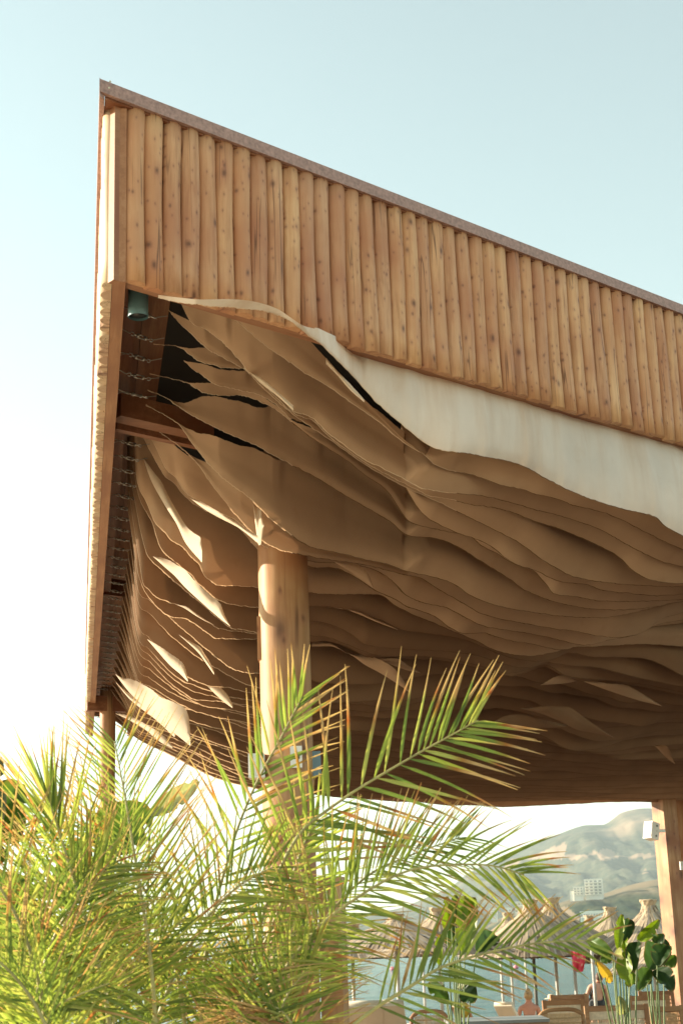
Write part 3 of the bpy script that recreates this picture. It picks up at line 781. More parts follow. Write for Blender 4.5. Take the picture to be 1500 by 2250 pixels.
flap(3.56, r2([(400,300),(530,330),(620,380),(700,430),(760,500),(850,590),(940,670),(1020,740),(1060,850),(1110,940)]), r2([(400,302),(520,410),(600,480),(700,590),(880,755),(1000,860),(1110,945)]), .03, 1.5)
flap(3.76, r2([(610,738),(720,770),(800,828),(900,895),(960,930)]), r2([(610,740),(700,785),(800,850),(900,905),(960,932)]), .02, 1.2)
flap(4.9, [(324,1404),(341,1414),(360,1426),(377,1438),(394,1450),(406,1464),(413,1490)], [(324,1405),(348,1433),(374,1462),(396,1481),(413,1498)], .03, 1.5)
flap(5.3, [(454,1505),(480,1508),(494,1520),(504,1534),(511,1550)], [(454,1506),(475,1527),(494,1544),(511,1556)], .04, 1.2)
flap(4.2, r2([(640,1020),(740,1080),(830,1130),(870,1190),(930,1290),(960,1360)]), r2([(640,1022),(740,1110),(830,1200),(900,1300),(960,1385)]), .03, 1.2)
flap(6.6, r2([(60,1380),(130,1420),(200,1425),(300,1470),(400,1530),(470,1590),(600,1640),(700,1700),(735,1800),(745,1920)]), r2([(60,1382),(180,1540),(300,1660),(430,1780),(550,1880),(745,2040)]), .05, 1.3)
flap(6.9, r2([(60,1450),(180,1560),(300,1640),(430,1720),(600,1890)]), r2([(60,1452),(180,1600),(300,1700),(430,1800),(600,1960)]), .05, 1.3)
flap(9.2, r2([(60,1740),(180,1760),(320,1830),(480,1930),(580,2030)]), r2([(60,1742),(180,1800),(320,1880),(480,2010),(580,2060)]), .05, 1.2)
flap(12.2, r2([(50,1835),(110,1860),(150,1900),(185,1940)]), r2([(50,1837),(110,1890),(150,1925),(185,1945)]), .05, 1.2)
flap(2.50, r1([(440,1475),(520,1500),(640,1570),(740,1630),(850,1690),(920,1740),(1000,1790)]), r1([(440,1478),(560,1570),(700,1650),(850,1730),(1000,1850)]), .06, 1.4)
flap(2.15, [(556,1100),(562,1108),(568,1118),(573,1120),(580,1150)], [(556,1105),(562,1160),(568,1198),(573,1196),(580,1160)], .05, 1.6)
flap(.80, c4([(850,650),(920,705),(1000,750),(1130,860),(1280,990)]), c4([(850,668),(920,722),(1000,800),(1130,900),(1280,1030)]), .06, 1.3)
flap(.40, [(716,786),(738,812),(770,845),(800,878)], [(716,800),(738,822),(770,858),(800,884)], .03, 1.4)
# tan undersides glimpsed between strips on the right
for s_, U_, L_ in ((2.5, r4([(225,163),(350,170),(410,205),(450,250),(480,335)]), r4([(225,165),(330,230),(400,280),(480,338)])),
                   (2.9, r4([(430,180),(490,185),(540,215),(600,270),(660,330)]), r4([(430,182),(520,235),(600,290),(660,335)])),
                   (3.55, r4([(180,460),(300,472),(390,495),(480,530),(560,560),(640,608)]), r4([(180,461),(300,480),(390,512),(500,560),(640,612)])),
                   (4.2, r4([(75,692),(200,700),(310,765),(430,782),(500,800),(610,860),(660,920),(720,1020)]), r4([(75,722),(200,720),(330,775),(420,840),(530,900),(640,970),(720,1025)])),
                   (4.15, r4([(500,798),(640,802),(700,840),(790,895)]), r4([(500,800),(620,850),(700,878),(790,897)])),
                   (4.9, r4([(80,975),(200,990),(330,1022),(380,1050),(430,1095)]), r4([(80,995),(200,1005),(330,1040),(430,1100)])),
                   (4.0, r5([(990,278),(1100,272),(1200,290),(1300,310),(1400,350),(1500,400)]), r5([(990,282),(1100,300),(1200,325),(1330,360),(1500,448)])),
                   (3.7, r5([(1240,150),(1340,165),(1440,215),(1500,255)]), r5([(1240,152),(1340,215),(1500,300)])),
                   (3.4, r5([(1320,66),(1400,62),(1500,66)]), r5([(1320,68),(1400,100),(1500,138)])),
                   (4.1, r5([(820,430),(900,438),(1000,455),(1130,468),(1240,530),(1360,604)]), r5([(820,434),(1000,500),(1200,565),(1360,606)])),
                   (4.12, r5([(560,462),(690,402),(820,425)]), r5([(560,466),(740,452),(820,432)])),
                   (4.6, r5([(430,618),(600,608),(750,610),(820,660),(920,730),(1040,805)]), r5([(430,622),(550,650),(700,710),(800,760),(900,780),(1040,810)])),
                   (4.9, r5([(240,718),(320,672),(420,660),(560,690),(740,730)]), r5([(240,722),(400,737),(540,747),(680,745),(740,735)])),
                   (6.0, r5([(1310,860),(1390,870),(1420,920),(1445,985)]), r5([(1310,862),(1390,945),(1445,988)])),
                   (6.0, r5([(1060,632),(1160,632),(1250,655)]), r5([(1060,634),(1160,650),(1250,658)]))):
    flap(s_, U_, L_, .10, 0, .9)

# cables and turnbuckles along the left beam
tb = MB()
tb.tube([(0,0,0),(.012,0,0),(.018,0,.008),(.03,0,.008),(.036,0,0),(.030,0,-.008),(.018,0,-.008)], .0035, 6)
tb.tube([(.036,0,0),(.055,0,0)], .0045, 6)
for z in (-.008, .008): tb.tube([(.052,0,z),(.105,0,z)], .0035, 6)
tb.lathe((.052,0,0), [(.011,0),(.011,.008)], 8, 0, Matrix.Rotation(math.pi/2, 3, 'Y'))
tb.lathe((.10,0,0), [(.011,0),(.011,.008)], 8, 0, Matrix.Rotation(math.pi/2, 3, 'Y'))
tb.tube([(.105,0,0),(.125,0,0),(.13,0,.007),(.142,0,.007),(.147,0,0),(.142,0,-.007),(.13,0,-.007)], .003, 6)
tb_me = tb.mesh('turnbuckle', M_steel, True)
s = .66; j = 0; rt = random.Random(5)
while s < 13.4:
    if not (1.85 < s < 2.25):
        base = C0 + ul*s - nl*.095
        dirv = (ur*.93 + ul*rt.uniform(-.1, .1) - Vector((0,0,.03))).normalized()
        o = bpy.data.objects.new('turnbuckle', tb_me); sc.collection.objects.link(o)
        zax = Vector((0,0,1)); yax = zax.cross(dirv).normalized(); zax = dirv.cross(yax)
        M = Matrix(((dirv.x, yax.x, zax.x, base.x), (dirv.y, yax.y, zax.y, base.y), (dirv.z, yax.z, zax.z, ZC), (0,0,0,1)))
        o.matrix_basis = M @ Matrix.Rotation(rt.uniform(0, 3), 4, 'X'); o.parent = ceil_root; o.matrix_parent_inverse = ceil_root.matrix_basis.inverted()
        b = MB(); st = C0 + ul*(s + rt.uniform(-.03, .03)) - nl*.040
        b.tube([(st.x, st.y, ZC + rt.uniform(0, .03)), (base.x, base.y, ZC)], .0028, 5)
        e = base + dirv*.147; e2 = C0 + ul*s - nl*.10 + ur*.20
        b.tube([(e.x, e.y, ZC), (e2.x, e2.y, ZC + .02)], .0028, 5)
        # loose wire end
        if rt.random() < .6: b.tube([(base.x, base.y, ZC), tuple(base + Vector((-.03, -.03, -.02))+Vector((0,0,ZC))), tuple(base + Vector((-.06, -.05, -.01+rt.uniform(-.03,.03)))+Vector((0,0,ZC)))], .0015, 4)
        b.build('cable', M_cable, ceil_root)
    s += .27

# ------------------------------------------------------------------ fittings on the pavilion
def spotlight():
    c = at(304, 660, 6.12); top = at(305, 622, 6.12); bot = at(303, 697, 6.12)
    r = .5*46/FPX*6.12*1.05
    root = empty('spotlight', (c.x, c.y, top.z), 'dark teal cylindrical spotlight hanging under the roof corner', 'spotlight')
    b = MB(); b.lathe((c.x, c.y, bot.z), [(r*.98,.0),(r,.003),(r,top.z-bot.z-.003),(r*.97,top.z-bot.z)], 28)
    b.f.pop(-2); b.m.pop(); b.build('housing', M_teal, root, True)
    b = MB(); b.lathe((c.x, c.y, bot.z+.012), [(r*.95,0),(r*.6,.02),(r*.4,.035)], 24); b.build('reflector', M_black, root, True)
    b = MB(); b.lathe((c.x, c.y, top.z), [(r*.5,0),(r*.5,.03)], 16); b.build('mount', M_beam, root)
spotlight()
def box_on_post():
    q = at(566, 1690, YC)
    root = empty('junction_box', (CX-RC-.03, CY-.08, q.z), 'square white box on the left side of the middle post', 'electrical box')
    b = MB(); b.box((q.x-.045, CY-.15, q.z-.065), (q.x+.05, CY-.03, q.z+.075)); b.build('housing', M_white, root)
    b = MB(); b.box((q.x-.035, CY-.155, q.z-.05), (q.x+.04, CY-.1505, q.z+.06)); b.build('lid', M_white, root)
    q = at(653, 1668, YC)
    root = empty('control_box', (q.x, CY-RC, q.z), 'small white control unit on the front of the middle post', 'electrical box')
    b = MB(); b.box((q.x-.034, CY-RC-.03, q.z-.07), (q.x+.034, CY-RC+.02, q.z+.055)); b.build('housing', M_white, root)
    b = MB(); b.box((q.x-.02, CY-RC-.034, q.z-.02), (q.x+.02, CY-RC-.0305, q.z+.0)); b.build('dial_plate', M_black, root)
    q = at(692, 1678, YC)
    root = empty('wall_panel', (q.x, CY, q.z), 'blue grey panel fixed to the right side of the middle post', 'panel')
    b = MB(); b.box((q.x-.055, CY-.03, q.z-.075), (q.x+.035, CY+.01, q.z+.07)); b.build('plate', M_paleblue, root)
    b = MB(); b.bar((q.x-.02, CY-.005, q.z-.05), (q.x-.08, CY+.02, q.z-.05), .02, .02); b.build('bracket', M_steel, root)
box_on_post()
def floodlight():
    c = at(1430, 1826, 24.8)
    root = empty('speaker', c, 'white boxy loudspeaker bracketed to the right squared post', 'speaker')
    M = Matrix.Translation(c) @ Matrix.Rotation(math.radians(38), 4, 'Z') @ Matrix.Rotation(math.radians(14), 4, 'Y')
    b = MB(); b.box((-.085,-.09,-.135), (.085,.09,.135), 0, M); b.build('housing', M_white, root)
    b = MB(); b.box((-.092,-.08,-.12), (-.0855,.08,.12), 0, M); b.build('grille', M_white, root)
    for dz in (.08, 0, -.08):
        b = MB(); b.lathe(M @ Vector((.02, -.0905, dz)), [(.018 if dz else .006,0),(.016 if dz else .005,.006)], 10, 0, M.to_3x3() @ Matrix.Rotation(math.pi/2, 3, 'X')); b.build('socket', M_black, root)
    b = MB(); b.bar(c + Vector((.08,.02,0)), c + Vector((.22,.05,0)), .05, .05); b.build('bracket', M_steel, root)
    q = at(1497, 1902, 24.9)
    root = empty('switch_box', q, 'small white switch box on the second post at the right edge', 'electrical box')
    b = MB(); b.box((q.x-.03, q.y-.03, q.z-.065), (q.x+.05, q.y+.03, q.z+.065)); b.build('housing', M_white, root)
    b = MB(); b.box((q.x-.02, q.y-.034, q.z-.03), (q.x+.02, q.y-.0305, q.z+.03)); b.build('button', M_white, root)
floodlight()
# ------------------------------------------------------------------ thatched beach umbrellas
M_thatch = NM('reed_thatch'); M_thatch.b.inputs['Roughness'].default_value = .8
vc = M_thatch.n('VertexColor', layer_name='Col'); v_, _ = M_thatch.coords(rand=True); nz = M_thatch.noise(14, v_, 3)
M_thatch.l(M_thatch.mix(M_thatch.math('MULTIPLY', nz.outputs[0], .5), vc.outputs[0], (.20, .15, .11)), M_thatch.b.inputs['Base Color']); M_thatch = M_thatch.m
M_pole = simple('grey_pole', (.42, .40, .36), .5, 0, .15, 8)
M_poledark = simple('dark_pole', (.12, .12, .11), .5, 0, .15, 8)
def thatch_mesh(seed, R=1.62, H=1.30):
    r = random.Random(seed); b = MB(); cols = []
    prof = [(0.0, R), (.12, R*.88), (.30, R*.67), (.46, R*.48), (.62, R*.30), (.74, R*.165), (.84, R*.095), (.94, R*.085), (1.0, R*.11)]
    def rad(t): return interp(prof, t)
    n = 40; V = []
    for j in range(13):
        t = j/12*.86
        for i in range(n): a = 2*math.pi*i/n; V.append((rad(t)*.97*math.cos(a), rad(t)*.97*math.sin(a), t*H - .02))
    b.add(V, [(j*n+i, j*n+(i+1)%n, (j+1)*n+(i+1)%n, (j+1)*n+i) for j in range(12) for i in range(n)])
    cols += [(.30, .23, .16)] * len(V)
    for k in range(620):
        a = r.uniform(0, 2*math.pi); t0 = r.choice([0, 0, 0, .1, .22, .35, .5]) + r.uniform(-.035, .02); t1 = min(.93, t0 + r.uniform(.3, .55))
        w = r.uniform(.008, .02) ; lift = r.uniform(.004, .03); a2 = a + r.uniform(-.05, .05)
        V = []; m = 4
        tone = r.uniform(.55, 1.25); c = tuple(q*tone for q in ((.56,.42,.27) if r.random() < .8 else (.38,.34,.29)))
        for j in range(m+1):
            t = t0 + (t1-t0)*j/m; aa = a + (a2-a)*j/m; q = rad(max(0, t)) + lift*(1-j/m*.6) + (.0 if t >= 0 else -t*.6)
            cx, sy = math.cos(aa), math.sin(aa)
            V += [(q*cx - sy*w, q*sy + cx*w, t*H), (q*cx + sy*w, q*sy - cx*w, t*H)]
            cols += [c, c]
        b.add(V, [(2*j, 2*j+1, 2*j+3, 2*j+2) for j in range(m)])
    b.c = cols
    return b.mesh('thatch', M_thatch)
def neck_mesh(seed, R=1.62, H=1.30):
    r = random.Random(seed); b = MB(); b.c = []
    prof = [(.15, .74), (.105, .81), (.085, .86), (.085, .93), (.105, 1.0), (.115, 1.015)]
    n = 20; V = []
    for q, t in prof:
        for i in range(n): a = 2*math.pi*i/n; k = q*R*(1 + .05*math.sin(i*5.1)); V.append((k*math.cos(a), k*math.sin(a), t*H + (.03*math.sin(i*2.7) if t > .99 else 0)))
    F = [(j*n+i, j*n+(i+1)%n, (j+1)*n+(i+1)%n, (j+1)*n+i) for j in range(len(prof)-1) for i in range(n)]
    F.append(tuple((len(prof)-1)*n+i for i in range(n)))
    b.add(V, F); b.c += [(.52*k, .39*k, .25*k) for k in [.8 + .4*r.random() for _ in V]]
    m0 = len(b.v); b.lathe((0,0,.80*H), [(.100*R,0),(.104*R,.02),(.098*R,.04)], 16); b.c += [(.28,.19,.11)] * (len(b.v)-m0)
    return b.mesh('neck', M_thatch)
TH = [thatch_mesh(i) for i in range(4)]; NK = [neck_mesh(i) for i in range(2)]
UG = 'reed thatched beach umbrellas standing on the sand'
def beach_umbrella(i, px, py, Y, sc_=1.0, pole=M_pole, label='', zf=.88):
    top = at(px, py, Y); H = 1.30*sc_*1.015*zf
    z0 = top.z - H
    root = empty('beach_umbrella', (top.x, Y, -.8), label, 'beach umbrella', UG)
    for nm, me in (('thatch', TH[i % 4]), ('neck', NK[i % 2])):
        o = bpy.data.objects.new(nm, me); sc.collection.objects.link(o)
        o.matrix_basis = Matrix.Translation((top.x, Y, z0)) @ Matrix.Rotation(i*1.3, 4, 'Z') @ Matrix.Diagonal((sc_, sc_, sc_*zf, 1))
        o.parent = root; o.matrix_parent_inverse = root.matrix_basis.inverted()
    b = MB(); b.tube([(top.x, Y, -.8), (top.x, Y, z0 + .5*sc_*zf)], .038, 8); b.build('pole', pole, root, True)
    # rafters under the thatch
    for k in range(6):
        a = k*math.pi/3 + i; b = MB()
        b.bar((top.x + 1.45*sc_*math.cos(a), Y + 1.45*sc_*math.sin(a), z0 + .03), (top.x, Y, z0 + .42*sc_*zf), .03, .03); b.build('rafter', M_poledark, root)
beach_umbrella(0, 1210, 1974, 37, 1.12, M_pole, 'large thatched umbrella whose wide rim hangs over the pink towel')
beach_umbrella(1, 1163, 1977, 36, 1.05, M_poledark, 'thatched umbrella on the dark pole, left of the one over the pink towel')
beach_umbrella(2, 1115, 2007, 47, 1.0, M_pole, 'smaller thatched umbrella at the left end of the peaked row, low stubby top')
beach_umbrella(3, 1146, 1996, 52, .9, M_pole, 'thatched umbrella mostly hidden behind the one on the dark pole')
beach_umbrella(1, 1292, 2012, 62, 1.05, M_pole, 'distant thatched umbrella showing only its neck between two nearer ones')
beach_umbrella(2, 1338, 1994, 44, 1.05, M_pole, 'thatched umbrella behind the upright bright banana leaf')
beach_umbrella(3, 1423, 1979, 36, 1.12, M_pole, 'thatched umbrella standing behind the big dark banana leaves')
beach_umbrella(0, 1500, 2000, 33, 1.05, M_pole, 'thatched umbrella cut off by the squared post at the right')
beach_umbrella(2, 960, 1996, 33, 1.0, M_pole, 'thatched umbrella left of the tall banana plant, dark shaggy neck', .70)
beach_umbrella(3, 868, 2010, 30, 1.0, M_pole, 'nearest thatched umbrella behind the palm fronds, over the cushioned loungers', .46)
beach_umbrella(1, 772, 2030, 34, 1.05, M_pole, 'thatched umbrella just right of the middle timber posts', .52)
def lone_pole(px, ytop, Y, label):
    a = at(px, ytop, Y); root = empty('pole', (a.x, Y, -.8), label, 'pole')
    b = MB(); b.tube([(a.x, Y, -.8), (a.x, Y, a.z)], .036, 8); b.build('shaft', M_pole, root, True)
    b = MB(); b.lathe((a.x, Y, a.z), [(.04,0),(.04,.02),(.02,.03)], 8); b.build('cap', M_poledark, root)
lone_pole(1098, 2085, 40, 'thin pale pole at the far left of the umbrella poles, near the wooden lounger')
lone_pole(1258, 2084, 35, 'thin pale pole from which the pink towel hangs')
lone_pole(1299, 2088, 34, 'thin pale pole crossing the woman in the black swimsuit')
lone_pole(928, 2095, 41, 'thin pale pole left of the tall banana plant, in front of the sea')
# towel on the line
def towel():
    Y = 34.4; m = MB(); n = 16; k = 10; V = []
    for i in range(n+1):
        for j in range(k+1):
            u = i/n; v = j/k
            px = 1252 + (34 - 6*v)*u + 4*v + 1.5*math.sin(u*14+v*3); py = 2090 + 2*math.sin(u*3) + 46*v*(.55+.45*math.sin(u*2.6+.2)) + 2*math.sin(u*9)*v
            V.append(at(px, py, Y + .05*math.sin(u*15+v*2) + .03*math.sin(v*9)))
    m.add(V, [(i*(k+1)+j, (i+1)*(k+1)+j, (i+1)*(k+1)+j+1, i*(k+1)+j+1) for i in range(n) for j in range(k)])
    M = NM('pink_towel'); v, _ = M.coords(rand=False); vo = M.n('TexVoronoi'); vo.inputs['Scale'].default_value = 7; M.l(v, vo.inputs['Vector'])
    M.l(M.ramp(vo.outputs['Distance'], [(.15, (.75, .45, .42)), (.3, (.72, .09, .12)), (.6, (.62, .05, .10))]).outputs[0], M.b.inputs['Base Color']); M.b.inputs['Roughness'].default_value = .9
    tag(m.build('beach_towel', M.m, None, True), 'crumpled pink and red beach towel hanging under the thatched rim', 'towel')
towel()

# ------------------------------------------------------------------ buildings on the shore
M_wall = simple('render_wall', (.85, .80, .70), .8, 0, .06, .2)
M_glass = simple('dark_window', (.33, .31, .28), .3, 0, .2, .5)
def building(name, px, py, Y, wpx, hpx, floors, bays, label, step=0, cat='building'):
    a = at(px, py, Y); s_ = Y / FPX; W = wpx*s_; H = hpx*s_; D = W*.6
    root = empty(name, a, label, cat)
    T = Matrix.Translation(a) @ Matrix.Rotation(math.radians(-14), 4, 'Z')
    b = MB(); b.box((-W/2, 0, -6), (W/2, D, H), 0, T); b.build('wall', M_wall, root)
    b = MB(); b.box((-W/2-.3, -.3, H), (W/2+.3, D+.3, H+.8), 0, T); b.build('roof', M_wall, root)
    if step:
        b = MB(); b.box((-W/2 - step*s_, D*.2, -6), (-W/2-.01, D*.9, H*.55), 0, T); b.build('side_wing', M_wall, root)
    fh = H/floors; bw = W/bays; wm = MB(); wm.box((-bw*.30, -.05, -fh*.28), (bw*.30, .3, fh*.22)); me = wm.mesh('window', M_glass)
    for f in range(floors):
        for k in range(bays):
            o = bpy.data.objects.new('window', me); sc.collection.objects.link(o)
            o.matrix_basis = T @ Matrix.Translation((-W/2 + bw*(k+.5), -.06, fh*(f+.5))); o.parent = root; o.matrix_parent_inverse = root.matrix_basis.inverted()
        b = MB(); b.box((-W/2-.2, -1.3, fh*f-.12), (W/2+.2, -.02, fh*f+.12), 0, T); b.build('balcony_slab', M_wall, root)
building('hotel_building', 1304, 1966, 1440, 37, 31, 5, 4, 'tall cream hotel block on the headland ridge', 0)
building('hotel_building', 1270, 1967, 1435, 20, 16, 3, 3, 'low cream annex just left of the tall hotel block', 8)
building('apartment_building', 1150, 2006, 1250, 36, 22, 3, 6, 'broad white building at the shore behind the thatched tops', 0)
building('house', 1116, 2009, 1150, 14, 11, 2, 2, 'small white house left of the broad white shore building')
building('house', 1082, 2008, 1150, 16, 9, 2, 3, 'low white house lowest and leftmost on the shore')
building('pavilion_building', 1308, 2016, 950, 64, 11, 1, 12, 'long low flat building with a row of dark bays at the foot of the headland')
a = at(1243, 1834, 4290); b = MB(); b.tube([a + Vector((0,0,-10)), a + Vector((0,0,22))], [1.2, .5], 5); tag(b.build('radio_mast', M_poledark), 'thin radio mast on the skyline of the mountain', 'mast')

# buoys
M_buoy = simple('pink_buoy', (.75, .2, .25), .5)
for px, py, Y, lb in ((1133, 2126, 150, 'pink buoy floating left of the dark umbrella pole'), (862, 2130, 140, 'pink buoy floating behind the left umbrellas'), (1400, 2118, 160, 'pink buoy floating beside the big dark banana leaf')):
    p = atz(px, py, -1.0); b = MB(); b.lathe((p.x, p.y, -1.15), [(.05,0),(.22,.08),(.27,.22),(.2,.36),(.06,.42)], 10); root = empty('buoy', (p.x, p.y, -1.1), lb, 'buoy')
    b.build('float', M_buoy, root, True); b = MB(); b.lathe((p.x, p.y, -.74), [(.03,0),(.03,.1)], 6); b.build('handle', M_poledark, root)

# ------------------------------------------------------------------ chairs, table, loungers
M_teak = wood('teak', (.26, .13, .06), (.40, .22, .11), (.50, .30, .16), along='x', knots=False)
M_rope = simple('cream_rope', (.62, .52, .38), .85, 0, .15, 30)
M_rattan = simple('rattan', (.50, .33, .17), .7, 0, .2, 40)
M_cush = simple('cream_cushion', (.66, .58, .46), .9, 0, .06, 4)
def tilt_frame(p, rz, ry=12):
    return Matrix.Translation(p) @ Matrix.Rotation(math.radians(rz), 4, 'Z') @ Matrix.Rotation(math.radians(-ry), 4, 'X')
def rope_chair(px, pytop, Y, wpx, label, rope=M_rope, fram=M_teak, nslat=26, hh=.42, rz=0, group='rope and rattan chairs on the deck', vert=True, rounded=False, band=0.0):
    p = at(px, pytop, Y); W = wpx/FPX*Y; zt = p.z
    root = empty('rope_chair', (p.x, Y, 0), label, 'chair', group)
    T = tilt_frame((p.x, Y, zt), rz)            # back plane hangs down from the top rail, local z down
    G = Matrix.Translation((p.x, Y, 0)) @ Matrix.Rotation(math.radians(rz), 4, 'Z')
    fr = .028
    if rounded:
        b = MB(); pts = []
        for k in range(13):
            t = -1 + 2*k/12; pts.append(T @ Vector((t*W/2, 0, -.06*abs(t)**4 - (.0))))
        pts = [T @ Vector((-W/2-.01, 0, -hh))] + pts + [T @ Vector((W/2+.01, 0, -hh))]
        b.tube(pts, .022, 8); b.build('back_frame', fram, root, True)
    else:
        b = MB(); b.box((-W/2, -fr, -.035), (W/2, fr, .02), 0, T); b.build('top_rail', fram, root)
        for sx in (-1, 1):
            b = MB(); b.box((sx*W/2 - .022, -fr-.004, -hh), (sx*W/2+.022, fr+.004, .026), 0, T); b.build('side_rail', fram, root)
    b = MB(); b.box((-W/2+.02, -.02, -hh-.04), (W/2-.02, .02, -hh), 0, T); b.build('lower_rail', fram, root)
    if band:
        b = MB(); b.box((-W/2+.024, -.012, -.10-band), (W/2-.024, .030, -.036), 0, T); b.build('rope_band', rope, root)
    tp = -.04 - (band + .06 if band else 0)
    cr = MB()
    me = None
    for k in range(nslat):
        x = -W/2 + .03 + (W-.06)*(k+.5)/nslat
        b = MB(); b.box((-.0042, -.006, -hh), (.0042, .006, tp)); 
        if me is None: me = b.mesh('cord', rope)
        o = bpy.data.objects.new('cord', me); sc.collection.objects.link(o); o.matrix_basis = T @ Matrix.Translation((x, .004, 0)); o.parent = root; o.matrix_parent_inverse = root.matrix_basis.inverted()
    for k in range(7):
        z = tp - .02 - (hh + tp - .04)*(k+.5)/7
        b = MB(); b.box((-W/2+.022, -.0075, z-.006), (W/2-.022, .0115, z+.006), 0, T); b.build('cross_cord', rope, root)
    b = MB(); b.box((-W/2+.02, -.62, .38), (W/2-.02, -.10, .43), 0, G); b.build('seat', rope, root)
    for sx in (-1, 1):
        b = MB(); b.box((sx*W/2 - .025, -.66, 0), (sx*W/2+.025, -.61, .62), 0, G); b.build('leg', fram, root)
        b = MB(); b.bar(G @ Vector((sx*W/2, .10, 0)), G @ Vector((sx*W/2, -.06, .5)), .05, .05); b.build('leg', fram, root)
        b = MB(); b.box((sx*W/2 - .03, -.68, .62), (sx*W/2+.03, -.02, .65), 0, G); b.build('armrest', fram, root)
        b = MB(); b.box((sx*W/2 - .018, -.61, .34), (sx*W/2+.018, -.02, .38), 0, G); b.build('seat_rail', fram, root)
rope_chair(1230, 2218, 16.4, 92, 'nearest rounded rattan chair with curved brown top rail', M_rattan, M_teak, 30, .42, 4, rounded=True)
rope_chair(1352, 2214, 17.2, 124, 'wide chair back of upright cream cords, right of the rounded rattan chair', M_rope, M_teak, 34, .42, 0, band=.02)
rope_chair(1236, 2202, 19.0, 80, 'cream banded chair back behind the rounded rattan chair', M_rope, M_teak, 26, .42, 3, band=.03)
rope_chair(1248, 2190, 20.6, 72, 'brown chair frame farthest back, just left of the standing woman', M_rattan, M_teak, 22, .42, 6)
rope_chair(1424, 2192, 19.6, 76, 'cream rope chair turned sideways left of the squared post', M_rope, M_teak, 26, .44, -10, band=.02)
rope_chair(1440, 2182, 21.0, 66, 'brown chair frame behind the cream rope chair near the squared post', M_rattan, M_teak, 20, .42, -4)
rope_chair(941, 2222, 16.6, 74, 'reddish brown rattan chair left of the grey table, below the banana plant', M_rattan, M_teak, 24, .42, 5, rounded=True)
rope_chair(1462, 2216, 17.6, 60, 'chair back cut by the squared post at the lower right', M_rattan, M_teak, 18, .42, 0)
# table
M_slate = simple('grey_table_top', (.23, .23, .22), .4, 0, .1, 5)
def table():
    p = at(1110, 2234, 16.2); root = empty('table', (p.x, 16.2, 0), 'long dark grey table in front of the chairs at the bottom', 'table')
    z = at(1150, 2238, 15.7).z
    b = MB(); b.box((p.x-.62, 15.5, z-.03), (p.x+.36, 16.3, z)); b.build('table_top', M_slate, root)
    b = MB(); b.box((p.x-.61, 15.52, z-.09), (p.x+.35, 16.28, z-.031)); b.build('apron', M_teak, root)
    for dx in (-.55, .3):
        for dy in (15.6, 16.2): b = MB(); b.box((p.x+dx-.03, dy-.03, 0), (p.x+dx+.03, dy+.03, z-.09)); b.build('leg', M_teak, root)
table()
def lounger(px, py, Y, wpx, label, cush=True, rz=0, up=38):
    p = at(px, py, Y); W = wpx/FPX*Y; base = p.z - .60
    root = empty('sun_lounger', (p.x, Y, base), label, 'sun lounger', 'sun loungers on the beach side')
    G = Matrix.Translation((p.x, Y, base)) @ Matrix.Rotation(math.radians(rz), 4, 'Z')
    b = MB()
    for sx in (-1, 1): b.box((sx*W/2-.03, -.2, .24), (sx*W/2+.03, 1.7, .30), 0, G)
    for yy in (-.17, 1.67): b.box((-W/2+.031, yy-.03, .24), (W/2-.031, yy+.03, .295), 0, G)
    b.build('frame', M_teak, root)
    for sx in (-1, 1):
        for yy in (-.1, 1.6): b = MB(); b.box((sx*W/2-.029, yy-.03, 0), (sx*W/2+.029, yy+.03, .24), 0, G); b.build('leg', M_teak, root)
    B = G @ Matrix.Translation((0, .45, .33)) @ Matrix.Rotation(math.radians(-up), 4, 'X')
    c = MB()
    # backrest faces the sea, its rear towards the viewer
    c.box((-W/2+.02, -.62, -.02), (W/2-.02, 0, .06), 0, B); c.build('backrest', M_cush if cush else M_teak, root)
    c = MB(); c.box((-W/2+.02, .46, .31), (W/2-.02, 1.66, .38), 0, G); c.build('mattress', M_cush, root)
    c = MB(); c.tube([B @ Vector((-W/2+.03, -.60, .05)), B @ Vector((W/2-.03, -.60, .05))], .055, 10, squash=.7); c.build('headrest', M_cush, root, True)
lounger(800, 2228, 22, 84, 'cream cushioned lounger just right of the middle timber posts', True, 0)
lounger(862, 2226, 22, 54, 'cream cushioned lounger beside the reddish rattan chair', True, -6)
lounger(1106, 2222, 31, 44, 'wooden lounger with white cushion next to the umbrella poles', True, -25)
lounger(1012, 2226, 30, 40, 'brown wooden lounger at the foot of the banana plant', False, -15)

# ------------------------------------------------------------------ people
M_skin = simple('skin', (.52, .28, .19), .55, 0, .06, 6)
M_skinred = simple('sunburnt_skin', (.56, .26, .18), .55, 0, .06, 6)
M_swim = simple('black_swimsuit', (.012, .012, .014), .6, 0, .1, 8)
M_hair = simple('brown_hair', (.10, .05, .03), .6, 0, .3, 30)
M_hairblond = simple('blond_hair', (.42, .26, .12), .6, 0, .3, 30)
M_straw = simple('straw_hat', (.62, .50, .34), .8, 0, .15, 20)
def skin_body(name, J, E, mat, parent, root=0, lvl=2):
    me = bpy.data.meshes.new(name); me.from_pydata([j[:3] for j in J], E, []); me.materials.append(mat)
    o = bpy.data.objects.new(name, me); sc.collection.objects.link(o)
    md = o.modifiers.new('skin', 'SKIN'); md.use_smooth_shade = True
    for i, j in enumerate(J):
        sv = me.skin_vertices[0].data[i]; sv.radius = (j[3], j[4] if len(j) > 4 else j[3]); sv.use_root = (i == root)
    sub = o.modifiers.new('sub', 'SUBSURF'); sub.levels = lvl; sub.render_levels = lvl
    attach(o, parent); return o
